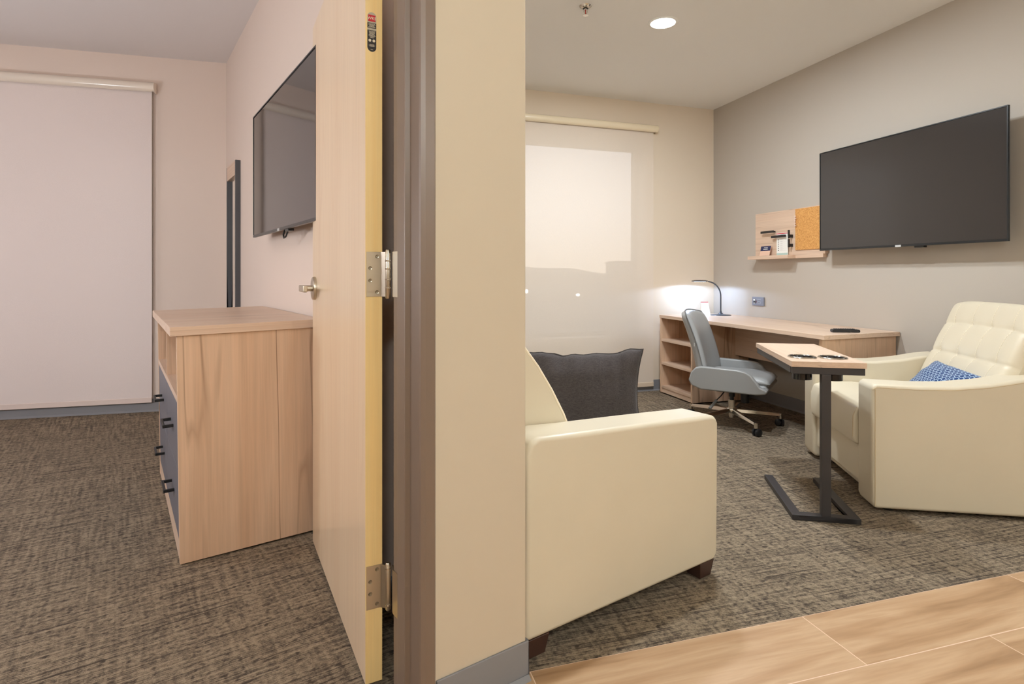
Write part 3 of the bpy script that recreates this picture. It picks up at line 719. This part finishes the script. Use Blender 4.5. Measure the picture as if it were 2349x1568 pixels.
m.build('socket_slots', bpy.data.materials['outlet_dark'], so_, smooth=False)

# ================================================================== organiser board on the wall
pb = thing('organiser_board', 'oak wall organiser board with ledge and cork panel behind the television edge', 'wall board', wallpt(0.640, 1.252), TWR)
# children in wall coordinates relative to (0.640, 1.252)
m = MB(); m.box(0, 0.760, -0.030, 0, -0.012, 0.352); m.build('panel', M['wood_x'], pb, bevel=0.001)
m = MB(); m.box(-0.004, 0.745, -0.034, 0, -0.040, -0.012); m.box(-0.004, 0.470, -0.108, -0.034, -0.040, -0.012); m.build('ledge', M['wood_x'], pb, bevel=0.001)
m = MB(); m.box(0.471, 0.775, -0.038, -0.030, 0.024, 0.345); tag(m.build('cork_panel', M['cork'], pb, bevel=0.001), 'orange cork panel')
for (x0, x1, zz) in ((0.106, 0.257, 0.186), (0.232, 0.392, 0.142)):
    m = MB(); m.box(x0, x1, -0.066, -0.056, zz-0.009, zz+0.009)
    for xx in (x0+0.012, x1-0.02): m.box(xx, xx+0.008, -0.058, -0.030, zz-0.006, zz+0.006)
    tag(m.build('rail_hook', M['black'], pb, bevel=0.0015), 'black bar hook')
for zz in (0.155, 0.082):
    m = MB(); m.box(0.428, 0.440, -0.072, -0.060, zz-0.034, zz+0.030); m.box(0.428, 0.440, -0.062, -0.030, zz-0.030, zz-0.006); tag(m.build('peg_hook', M['black'], pb, bevel=0.0015), 'black upright hook')
# the cards on it
def wl(s_, z, off): return wallpt(s_, z) + Vector((-0.99995, 0.01029, 0))*off
cd = thing('booklet', 'navy and peach booklet leaning on the left end of the board ledge', 'booklet', wl(0.735, 1.241, 0.068), TWR)
m = MB(); m.prism([(0, 0), (0.004, 0), (0.026, 0.080), (0.022, 0.080)], 0, 0.118, 'x'); m.build('cover', M['peach'], cd, smooth=False)
m = MB(); m.prism([(0.0135, 0.042), (0.0141, 0.042), (0.0221, 0.081), (0.0214, 0.081)], -0.0005, 0.1185, 'x')
for i, v in enumerate(m.v): m.v[i] = (v[0], v[1]-0.0022, v[2])
m.build('title_band', M['navy'], cd, smooth=False)
m = MB()
for k, (ww, zz) in enumerate(((.040, .068), (.050, .056))):
    x = 0.059-ww/2
    while x < 0.059+ww/2:
        y_ = zz*0.275-0.0014; m.box(x, x+0.005, y_-0.0010, y_, zz-0.0035, zz+0.0035); x += 0.0066
m.build('title_lettering', M['white'], cd, smooth=False)
gc = thing('guide_card', 'tall white icon list card tucked behind the lower bar hook', 'card', wl(0.915, 1.241, 0.042), TWR)
m = MB(); m.box(0, 0.124, -0.003, 0, 0, 0.182); m.build('card_sheet', M['white'], gc, smooth=False)
m = MB(); m.box(0, 0.124, -0.0036, -0.003, 0.172, 0.178); m.build('red_band', M['red'], gc, smooth=False)
m = MB(); m.box(0, 0.124, -0.0036, -0.003, 0.0, 0.018); m.build('teal_band', M['teal'], gc, smooth=False)
m = MB(); m.box(0.045, 0.08, -0.0036, -0.003, 0.160, 0.165); m.build('title_lettering', M['navy'], gc, smooth=False)
m = MB()
for k in range(6): m.box(0.015, 0.024, -0.0036, -0.003, 0.040+k*0.017-0.0035, 0.040+k*0.017+0.0035)
m.build('icon_row', M['black'], gc, smooth=False)
m = MB()
for k in range(6):
    m.box(0.04, 0.112, -0.0036, -0.003, 0.038+k*0.017, 0.0388+k*0.017); m.box(0.04, 0.066, -0.0036, -0.003, 0.043+k*0.017, 0.0444+k*0.017)
m.build('print_line', plain('print_grey', (170, 160, 165), 0.6), gc, smooth=False)
pins = ['topmost', 'second from the top', 'middle', 'fourth from the top', 'lowest']
for k, zz in enumerate((1.540, 1.522, 1.503, 1.485, 1.466)):
    p_ = MB(); p_.lathe([(0, -0.0), (0.0016, 0), (0.0022, -0.006), (0.0058, -0.008), (0.0062, -0.0125), (0.0045, -0.015), (0, -0.0155)], (0, 0, 0), 14, axis='y')
    o = p_.build('push_pin', plain('pale_pink_pin', (226, 200, 190), 0.35) if k == 0 else bpy.data.materials['pale_pink_pin'], None)
    o.location = wl(1.122+0.002*math.sin(k*2.1), zz, 0.038); o.rotation_euler = (0, 0, TWR)
    tag(o, 'pale push pin, %s of the five in the cork panel' % pins[k], 'push pin', 'push pins in a column on the cork panel')

# ================================================================== office chair
OC = Vector((2.70, 3.56, 0)); FACE = math.radians(138)       # heading of the facing direction from +Y towards +X
fx, fy = math.sin(FACE), math.cos(FACE); OR = math.atan2(fy, fx)   # local +x is where the chair faces, +y its left
oc = thing('office_chair', 'grey leather swivel chair with chrome star base at the desk', 'office chair', OC, OR)
def slab_back(u, v, side):
    """curved backrest: u across -1..1, v up 0..1; side +1 front, -1 rear"""
    wd_ = 0.245*(1-0.06*v-0.10*max(0, v-0.75)*4*max(0, v-0.75)*4*0.35)
    x = -0.185-0.06*v-0.075*v*v+0.05*u*u
    e_u = 1-abs(u)**6; e_v = 1-abs(2*v-1)**10
    th = 0.042*(max(e_u, 0)**0.5)*(max(e_v, 0)**0.5)+0.002
    z = 0.345+0.475*v-0.025*u*u*v
    return (x+side*th, wd_*u, z)
m = MB()
m.grid(lambda a, b: slab_back(2*a-1, b, 1), 28, 28); m.grid(lambda a, b: slab_back(2*a-1, b, -1), 28, 28)
def rim(k, n=28):
    ed = []
    for i in range(n): ed.append((2*i/n-1, 0))
    for i in range(n): ed.append((1, i/n))
    for i in range(n): ed.append((1-2*i/n, 1))
    for i in range(n): ed.append((-1, 1-i/n))
    return ed
ed = rim(0); q = len(ed)
m.add([slab_back(u, v, 1) for u, v in ed]+[slab_back(u, v, -1) for u, v in ed], [(i, (i+1) % q, q+(i+1) % q, q+i) for i in range(q)])
bk = m.build('backrest', M['grey_leather'], oc, ang=80)
m = MB(); m.tube([Vector(slab_back(u, v, 0))*1.0+Vector((0, 0.003*(1 if u > 0 else -1) if abs(u) == 1 else 0, 0.002 if v == 1 else 0)) for u, v in ed if v > 0.0], 0.0035, 6); m.build('piping', plain('grey_piping', (104, 106, 108), 0.5), bk)
m = MB(); m.box(-0.206, -0.204, -0.252, -0.247, 0.575, 0.60); m.build('care_tag', M['white'], bk, smooth=False)
# seat cushion
def seat_fn(u, v, s_):
    e_u = max(1-abs(u)**8, 0)**0.5; e_v = max(1-abs(v)**8, 0)**0.5
    t_ = 0.040*e_u*e_v+0.001
    dip = -0.012*(1-u*u)*(1-v*v)-0.018*max(0, u-0.4)
    return (0.035+0.245*u, 0.205*v*(1-0.06*max(0, u)), 0.352+dip+s_*t_)
m = MB(); m.grid(lambda a, b: seat_fn(2*a-1, 2*b-1, 1), 24, 24); m.grid(lambda a, b: seat_fn(2*a-1, 2*b-1, -1), 24, 24)
edr = rim(0, 24); edr = [(u, 2*v-1) for u, v in edr]; q = len(edr)
m.add([seat_fn(u, v, 1) for u, v in edr]+[seat_fn(u, v, -1) for u, v in edr], [(i, (i+1) % q, q+(i+1) % q, q+i) for i in range(q)])
m.build('seat', M['grey_leather'], oc, ang=80)
# side wings that rise from under the seat as armrests
wing = [(-0.225, 0.300), (-0.245, 0.335), (-0.225, 0.395), (-0.195, 0.428), (-0.155, 0.440), (0.085, 0.434), (0.135, 0.425), (0.170, 0.405), (0.200, 0.365), (0.228, 0.325), (0.262, 0.315), (0.275, 0.300), (0.262, 0.282), (0.20, 0.272), (-0.16, 0.276)]
for s_, nm in ((-1, 'armrest'), (1, 'armrest')):
    m = MB(); m.prism(wing, s_*0.212, s_*0.258, 'y')
    for i, v in enumerate(m.v):
        m.v[i] = (v[0], v[1]+s_*(0.10*max(0, v[2]-0.30)), v[2])
    m.build(nm, M['grey_leather'], oc, bevel=0.016, seg=4)
m = MB(); m.prism([(-0.20, 0.296), (-0.14, 0.272), (0.20, 0.272), (0.262, 0.284), (0.275, 0.300), (0.255, 0.330), (-0.20, 0.335)], -0.215, 0.215, 'y'); m.build('seat_shell', M['grey_leather'], oc, bevel=0.012)
m = MB(); m.box(-0.10, 0.10, -0.06, 0.06, 0.235, 0.272); m.prism([(-0.12, 0.272), (-0.23, 0.30), (-0.23, 0.33), (-0.12, 0.30)], -0.05, 0.05, 'y'); m.build('tilt_mechanism', M['black'], oc, bevel=0.006)
m = MB(); m.cyl((0.09, 0.0, 0.245), (0.09, 0.0, 0.165), 0.031, 0.028, 20); m.build('tension_knob', M['black'], oc)
m = MB(); m.tube([(-0.03, -0.05, 0.255), (-0.055, -0.10, 0.215), (-0.085, -0.15, 0.18)], 0.004, 8); lv = m.build('lever', M['black'], oc)
m = MB(); m.tube([(-0.078, -0.14, 0.187), (-0.112, -0.195, 0.135)], [0.010, 0.011], 10); m.build('lever_grip', plain('grey_grip', (110, 108, 106), 0.5), lv)
m = MB(); m.cyl((0, 0, 0.235), (0, 0, 0.20), 0.021, n=20); m.cyl((0, 0, 0.20), (0, 0, 0.168), 0.014, n=20); m.build('gas_lift', M['black'], oc)
m = MB(); m.cyl((0, 0, 0.178), (0, 0, 0.05), 0.026, 0.023, 24); m.build('column', M['chrome'], oc)
m = MB(); m.lathe([(0, 0.118), (0.034, 0.118), (0.038, 0.112), (0.036, 0.088), (0.026, 0.082), (0, 0.082)], (0, 0, 0), 28); m.build('hub', M['chrome'], oc)
for k in range(5):
    a = math.radians(-100.0+72*k)-OR
    ca, sa = math.cos(a), math.sin(a)
    def T(r, s, z): return (r*ca-s*sa, r*sa+s*ca, z)
    m = MB(); vs = []; sec = [(0.028, 0.022, 0.088, 0.114), (0.14, 0.019, 0.082, 0.108), (0.25, 0.016, 0.077, 0.099), (0.325, 0.014, 0.074, 0.092)]
    for r, hw, z0, z1 in sec: vs += [T(r, -hw, z0), T(r, hw, z0), T(r, hw*0.55, z1), T(r, -hw*0.55, z1)]
    fs = [(0, 1, 2, 3), tuple(12+i for i in (3, 2, 1, 0))]
    for j in range(3):
        for i in range(4): fs.append((j*4+i, j*4+(i+1) % 4, (j+1)*4+(i+1) % 4, (j+1)*4+i))
    m.add(vs, fs); m.cyl(T(0.328, 0, 0.092), T(0.328, 0, 0.052), 0.013, n=16)
    lg = m.build('base_leg', M['chrome'], oc, bevel=0.003)
    m = MB(); ta = a+0.6*math.sin(k*2.3+0.4); tx, ty = math.cos(ta), math.sin(ta)
    c0 = Vector(T(0.328, 0, 0.026))+Vector((-ty*0.010, tx*0.010, 0))
    for s_ in (-1, 1):
        pa = c0+Vector((tx, ty, 0))*(s_*0.006); pb2 = c0+Vector((tx, ty, 0))*(s_*0.025)
        m.tube([pa, pa+(pb2-pa)*0.1, pb2-(pb2-pa)*0.2, pb2], [0.022, 0.0262, 0.0262, 0.021], 24)
    m.tube([c0-Vector((tx, ty, 0))*0.007, c0+Vector((tx, ty, 0))*0.007], 0.012, 12)
    m.cyl(c0+Vector((0, 0, 0.010)), Vector(T(0.328, 0, 0.056)), 0.008, n=10)
    m.build('caster', M['black'], lg)

# ================================================================== C-shaped side table with cup holders
sv = thing('side_table', 'narrow C-frame side table with two cup holders beside the cream recliner', 'side table', (1.901, 2.087, 0), math.atan2(-0.46, 0.888))
# local x along the front bar, local y away from the camera
BWD, BLN, TLN, TZ = 0.270, 0.520, 0.70, 0.70
m = MB(); s_ = 0.030
m.box(-0.004, 0.036, 0, BLN, 0, s_*0.8); m.box(BWD-0.036, BWD+0.004, 0, BLN, 0, s_*0.8); m.box(0.036, BWD-0.036, 0, 0.04, 0, s_*0.8)
m.build('base_frame', M['gunmetal'], sv, bevel=0.002)
m = MB(); m.box(BWD/2-0.019, BWD/2+0.019, 0.0, 0.032, s_*0.8, TZ-0.055); m.build('post', M['gunmetal'], sv, bevel=0.002)
m = MB()
m.box(-0.004, BWD+0.020, 0.002, 0.030, TZ-0.055, TZ-0.024); m.box(-0.004, 0.018, 0.03, TLN-0.01, TZ-0.055, TZ-0.024); m.box(BWD, BWD+0.020, 0.03, TLN-0.01, TZ-0.055, TZ-0.024); m.box(0.018, BWD, TLN-0.035, TLN-0.01, TZ-0.055, TZ-0.024)
m.build('top_frame', M['gunmetal'], sv, bevel=0.002)
# top with two round holes
b = bmesh.new()
CH = [(0.076, 0.145), (0.206, 0.105+0.04)]; CRD = 0.050
def ring_pts(c, r, n=32): return [(c[0]+r*math.cos(2*pi*k/n), c[1]+r*math.sin(2*pi*k/n)) for k in range(n)]
tx0, tx1, ty0, ty1 = -0.008, BWD+0.024, -0.004, TLN
m = MB()
xs = [tx0, (CH[0][0]+CH[1][0])/2, tx1]; ys = [ty0, 0.225, ty1]
for zt, flip in ((TZ, 1), (TZ-0.024, -1)):
    for ci, c in enumerate(CH):
        n = 32; rp = ring_pts(c, CRD, n)
        def sq(k):                      # project the ring direction onto the surrounding rectangle
            a = 2*pi*k/n; dx, dy = math.cos(a), math.sin(a)
            tX = ((xs[ci+1] if dx > 0 else xs[ci])-c[0])/dx if abs(dx) > 1e-9 else 1e9
            tY = ((ys[1] if dy > 0 else ys[0])-c[1])/dy if abs(dy) > 1e-9 else 1e9
            t_ = min(tX, tY); return (c[0]+dx*t_, c[1]+dy*t_)
        outer = [sq(k) for k in range(n)]
        for sx_ in (0, 1):
            for sy_ in (0, 1):              # the ring point nearest each corner sits on the corner
                cx_, cy_ = xs[ci+sx_], ys[sy_]
                kk = min(range(n), key=lambda k: (outer[k][0]-cx_)**2+(outer[k][1]-cy_)**2); outer[kk] = (cx_, cy_)
        m.add([(p[0], p[1], zt) for p in rp]+[(p[0], p[1], zt) for p in outer], [(k, (k+1) % n, n+(k+1) % n, n+k) for k in range(n)])
    m.add([(tx0, 0.225, zt), (tx1, 0.225, zt), (tx1, ty1, zt), (tx0, ty1, zt)], [(0, 1, 2, 3)])
for a, b2 in (((tx0, ty0), (tx1, ty0)), ((tx1, ty0), (tx1, ty1)), ((tx1, ty1), (tx0, ty1)), ((tx0, ty1), (tx0, ty0))):
    m.add([(a[0], a[1], TZ-0.024), (b2[0], b2[1], TZ-0.024), (b2[0], b2[1], TZ), (a[0], a[1], TZ)], [(0, 1, 2, 3)])
m.build('tabletop', M['wood_y'], sv, smooth=False)
for c in CH:
    m = MB(); m.lathe([(0.042, -0.100), (0.042, -0.074), (0.048, -0.072), (0.0490, -0.004), (0.0490, 0.0), (0.0595, 0.0002), (0.0605, 0.002), (0.058, 0.0042), (0.050, 0.003), (0.0475, 0.0), (0.0475, -0.066), (0.040, -0.070), (0.040, -0.096), (0, -0.096)], (c[0], c[1], TZ), 36)
    m.add([(c[0], c[1], TZ-0.100)]+[(c[0]+0.042*math.cos(2*pi*k/36), c[1]+0.042*math.sin(2*pi*k/36), TZ-0.100) for k in range(36)], [(0, 1+(k+1) % 36, 1+k) for k in range(36)])
    ch_ = m.build('cup_holder', plain('black_cup_plastic', (24, 22, 26), 0.2) if c is CH[0] else bpy.data.materials['black_cup_plastic'], sv)
    m = MB(); m.lathe([(0.0530, 0.0046), (0.0560, 0.0062), (0.0600, 0.0050), (0.0622, 0.0022), (0.0615, 0.0006), (0.0500, 0.0006), (0.0530, 0.0046)], (c[0], c[1], TZ), 36); m.build('rim', M['chrome'], ch_)

# ================================================================== upholstery helpers
def tufted_back(w_, h_, t_, cols_, rows_, taper=0.0):
    """front at -y; x across 0..w, z up 0..h"""
    def edge(a, p=22): return max(1-abs(2*a-1)**p, 0)**0.5
    def f(u, v, s_):
        e_ = edge(u)*edge(v, 22)
        d = 0
        if s_ < 0:
            gu = min(abs(u-c) for c in cols_)*w_; gv = min(abs(v-r) for r in rows_)*h_
            d = 0.0016*math.exp(-(gu/0.008)**2)+0.006*math.exp(-(gv/0.007)**2)+0.009*math.exp(-(gu*gu+gv*gv)/(0.028**2))-0.004*(1-math.exp(-(gv/0.05)**2))
        y = s_*(t_/2*e_)+(d if s_ < 0 else 0)
        x = w_*(0.5+(u-0.5)*(1-taper*v))
        zc = h_*v
        if v > 0.5: zc -= 0.03*(abs(2*u-1)**5)*(v-0.5)*2
        return Vector((x, y, zc))
    return f
def closed_slab(mb, f, nu, nv):
    mb.grid(lambda a, b: f(a, b, -1), nu, nv); mb.grid(lambda a, b: f(a, b, 1), nu, nv)
    ed = [(i/nu, 0) for i in range(nu)]+[(1, i/nv) for i in range(nv)]+[(1-i/nu, 1) for i in range(nu)]+[(0, 1-i/nv) for i in range(nv)]
    q = len(ed); mb.add([f(u, v, -1) for u, v in ed]+[f(u, v, 1) for u, v in ed], [(i, (i+1) % q, q+(i+1) % q, q+i) for i in range(q)])
def cushion_fn(w_, h_, t_, pinch=0.10, seed=0.0, wr=0.006, rumple=False):
    def f(u, v, s_):
        a, b = 2*u-1, 2*v-1
        x = w_/2*a*(1-pinch*(1-b*b)*abs(a)); z = h_/2*b*(1-pinch*(1-a*a)*abs(b))
        th = t_/2*(max(1-a*a, 0)*max(1-b*b, 0))**0.42
        nz = mnoise.noise(Vector((a*2.6+seed, b*2.6, seed+s_)))*wr*min(1, th*40)
        cre = -0.008*math.exp(-((a+0.25*b+0.1)/0.07)**2)*max(0, b)**1.5 if s_ < 0 else 0
        if rumple:
            # soft folds that run down from a slightly wavy top seam
            wav = mnoise.noise(Vector((a*5.5, 4.2, seed)))
            z += 0.010*wav*max(0, b)**3
            fold = mnoise.noise(Vector((a*7.0+0.6*b, b*0.9, seed+9)))
            th += 0.010*fold*max(0, b+0.2)*min(1, th*30)
        return Vector((x, s_*(th+nz+cre), z))
    return f

# ================================================================== cream recliner
N0 = Vector((2.303, 2.052, 0)); UR = math.atan2(-0.436, 0.9)
# local x = away from the camera-left front towards the back (depth), local y = across, from near arm to far arm
ac = thing('recliner_armchair', 'cream leather recliner with tufted back beside the side table', 'armchair', N0, UR)
AWD, AT = 0.92, 0.155
def arm_outline(z0):
    return [(0.0, z0+0.03), (0.012, z0), (0.80, z0), (0.80, 0.63), (0.70, 0.632), (0.60, 0.622), (0.48, 0.598), (0.34, 0.582), (0.20, 0.579), (0.02, 0.585), (0.0, 0.572)]
for k, y0 in enumerate((0.0, AWD-AT)):
    pr = arm_outline(0.018)
    if k: pr = [(min(x, 0.68), z) for x, z in pr if x <= 0.72 or z < 0.1]; pr = [(0.0, 0.048), (0.012, 0.018), (0.69, 0.018), (0.69, 0.632), (0.60, 0.622), (0.48, 0.598), (0.34, 0.582), (0.20, 0.579), (0.02, 0.585), (0.0, 0.572)]
    m = MB(); m.prism(pr, y0, y0+AT, 'y'); a_ = m.build('arm', M['leather'], ac, bevel=0.016, seg=4)
    # welt along the outer top edge and down the front corner
    yy = y0-0.0005 if k == 0 else y0+AT+0.0005
    yi = y0+0.004 if k == 0 else y0+AT-0.004
    tp = [(x, yi-0.003 if k == 0 else yi+0.003, z-0.016) for x, z in ((0.004, 0.575), (0.02, 0.585), (0.20, 0.579), (0.34, 0.582), (0.48, 0.598), (0.60, 0.622), (0.68, 0.632))]
    w_ = MB(); w_.tube(tp, 0.0022, 6); w_.build('seam', M['seam'], a_)
    w_ = MB(); w_.tube([(0.014, yi-0.0035 if k == 0 else yi+0.0035, 0.03), (0.014, yi-0.0035 if k == 0 else yi+0.0035, 0.56)], 0.0022, 6); w_.build('seam', M['seam'], a_)
m = MB(); m.prism([(0.045, 0.06), (0.05, 0.04), (0.62, 0.04), (0.62, 0.30), (0.055, 0.30)], AT, AWD-AT, 'y'); m.build('body', M['leather'], ac, bevel=0.01)
m = MB(); m.prism([(0.018, 0.085), (0.018, 0.26), (0.03, 0.275), (0.07, 0.275), (0.07, 0.075), (0.03, 0.075)], AT+0.012, AWD-AT-0.012, 'y'); m.build('footrest', M['leather'], ac, bevel=0.012, seg=4)
m = MB(); pr = [(-0.012, 0.27), (-0.018, 0.30), (-0.016, 0.40), (0.0, 0.445), (0.05, 0.462), (0.20, 0.466), (0.42, 0.445), (0.56, 0.43), (0.56, 0.29), (0.05, 0.285), (0.01, 0.262)]
m.prism(pr, AT+0.004, AWD-AT-0.004, 'y'); st_ = m.build('seat_cushion', M['leather'], ac, bevel=0.018, seg=4)
for yy in (AT+0.012, AWD-AT-0.012):
    w_ = MB(); w_.tube([(-0.016, yy, 0.30), (-0.014, yy, 0.40), (0.003, yy, 0.440), (0.05, yy, 0.456), (0.20, yy, 0.460), (0.42, yy, 0.44)], 0.003, 6); w_.build('seam', M['seam'], st_)
# tufted reclined back
BWW, BH = 0.665, 0.62
TC = [0.135, 0.37, 0.60, 0.835]
bf = tufted_back(BWW, BH, 0.105, TC, [0.22, 0.49, 0.77])
m = MB(); closed_slab(m, bf, 84, 72)
bo_ = m.build('backrest', M['leather'], ac, ang=80)
# stand it: local frame of the slab x->across, -y->front
bo_.rotation_euler = (math.radians(-21), 0, 0)
piv = bpy.data.objects.new('back_pivot', None)
bpy.data.objects.remove(piv)
bo_.rotation_mode = 'XYZ'
# across runs along local +y of the chair; front (-y of the slab) must look along -x of the chair
bo_.matrix_local = Matrix.Translation((0.532, AWD-AT, 0.370)) @ Matrix.Rotation(-pi/2, 4, 'Z') @ Matrix.Rotation(math.radians(-25), 4, 'X')
for c in TC:
    sb = MB(); v = 0.05
    while v < 0.94:
        p0 = bf(c, v, -1); p1 = bf(c, v+0.010, -1); sb.tube([p0+Vector((0, -0.0006, 0)), p1+Vector((0, -0.0006, 0))], 0.0017, 5); v += 0.0185
    sb.build('stitching', M['leather_stitch'], bo_)
for q_ in ((0.06, 0.06), (0.06, 0.84), (0.60, 0.08), (0.60, 0.82)):
    m = MB(); m.cyl((q_[0]+0.03, q_[1], 0), (q_[0]+0.03, q_[1], 0.05), 0.022, n=14); m.build('foot', M['black'], ac)
m = MB(); m.box(0.08, 0.56, 0.2, 0.24, 0.01, 0.04); m.box(0.08, 0.56, 0.68, 0.72, 0.01, 0.04); m.build('mechanism_rail', M['black'], ac, smooth=False)
m = MB(); m.tube([(0.075, 0.10, 0.006), (0.06, 0.20, 0.02), (0.07, 0.34, 0.045), (0.10, 0.5, 0.05), (0.16, 0.56, 0.04)], 0.004, 6); m.build('power_cable', M['cable'], ac)
# blue lumbar cushion on it
bc = thing('throw_pillow', 'navy lumbar pillow with pale ring print on the cream recliner', 'pillow', N0+Matrix.Rotation(UR, 3, 'Z') @ Vector((0.480, 0.375, 0.520)), UR-pi/2)
m = MB(); closed_slab(m, cushion_fn(0.45, 0.25, 0.12, 0.07, 3.1), 36, 24)
o = m.build('cover', M['rings'], bc, ang=85); o.rotation_euler = (math.radians(-46), math.radians(3), 0)

# ================================================================== cream sofa behind the wall strip
so = dir_thing('sofa', 'cream leather sofa with dark feet behind the wall strip', 'sofa', 1.293, 0.0)
# local x = d2, local y = d1-1.293
SL = 1.62; SA = 0.150
for k, y0 in enumerate((0.0, SL-SA)):
    m = MB(); m.prism([(0.935, 0.055), (1.775, 0.052), (1.796, 0.075), (1.800, 0.545), (1.788, 0.568), (1.765, 0.575), (1.45, 0.594), (1.15, 0.610), (0.985, 0.622), (0.955, 0.610), (0.942, 0.575)], y0, y0+SA, 'y')
    a_ = m.build('arm', M['leather'], so, bevel=0.022, seg=5)
    yi = 0.0035 if k == 0 else SL-0.0035
    w_ = MB(); w_.tube([(0.962, yi, 0.592), (1.15, yi, 0.588), (1.45, yi, 0.573), (1.765, yi, 0.555), (1.785, yi, 0.545)], 0.0026, 6); w_.build('seam', M['seam'], a_)
m = MB(); m.box(0.945, 1.755, SA, SL-SA, 0.06, 0.27); m.build('base', M['leather'], so, bevel=0.01)
hw = (SL-2*SA)/2
for k in range(2):
    m = MB(); m.box(1.17, 1.79, SA+0.004+k*hw, SA+hw-0.004+k*hw, 0.27, 0.365); m.build('seat_cushion', M['leather'], so, bevel=0.03, seg=5)
pr = [(0.938, 0.10), (0.938, 0.86), (0.955, 0.885), (0.995, 0.885), (1.045, 0.855), (1.095, 0.795), (1.150, 0.715), (1.200, 0.630), (1.232, 0.560), (1.250, 0.47), (1.250, 0.30), (1.10, 0.10)]
m = MB(); m.prism(pr, SA, SL-SA, 'y'); b_ = m.build('backrest', M['leather'], so, bevel=0.012, seg=4)
w_ = MB(); w_.tube([(p[0]-0.003, SA+0.002, p[1]-0.002) for p in pr[2:10]], 0.004, 6); w_.build('piping', M['leather_stitch'], b_)
for (x0, y0) in ((0.945, 0.004), (1.70, 0.004), (0.945, SL-0.07), (1.70, SL-0.07)):
    m = MB(); m.add([(x0+0.006, y0+0.006, 0), (x0+0.066, y0+0.006, 0), (x0+0.066, y0+0.062, 0), (x0+0.006, y0+0.062, 0), (x0, y0, 0.056), (x0+0.078, y0, 0.056), (x0+0.078, y0+0.07, 0.056), (x0, y0+0.07, 0.056)], [(0, 3, 2, 1), (4, 5, 6, 7), (0, 1, 5, 4), (1, 2, 6, 5), (2, 3, 7, 6), (3, 0, 4, 7)])
    m.build('foot', M['brownwood'], so, bevel=0.002)
# charcoal pillow standing in its corner
pc = DP(1.78, 1.565, 0.572); pdir = (DP(1.62, 1.735)-DP(1.95, 1.395)); 
pw = thing('throw_pillow', 'charcoal grey square pillow leaning on the back of the cream sofa', 'pillow', pc, math.atan2(pdir.y, pdir.x))
m = MB(); closed_slab(m, cushion_fn(0.52, 0.41, 0.15, 0.13, 1.7, 0.013, True), 44, 36)
o = m.build('cover', M['charcoal'], pw, ang=85); o.rotation_euler = (math.radians(-10), math.radians(-2), 0)
w_ = MB(); cf = cushion_fn(0.52, 0.41, 0.15, 0.13, 1.7, 0.013, True)
ed = [(i/30, 0) for i in range(30)]+[(1, i/30) for i in range(30)]+[(1-i/30, 1) for i in range(30)]+[(0, 1-i/30) for i in range(31)]
w_.tube([cf(u, v, 1) for u, v in ed], 0.003, 6); w_.build('piping', M['charcoal'], o)
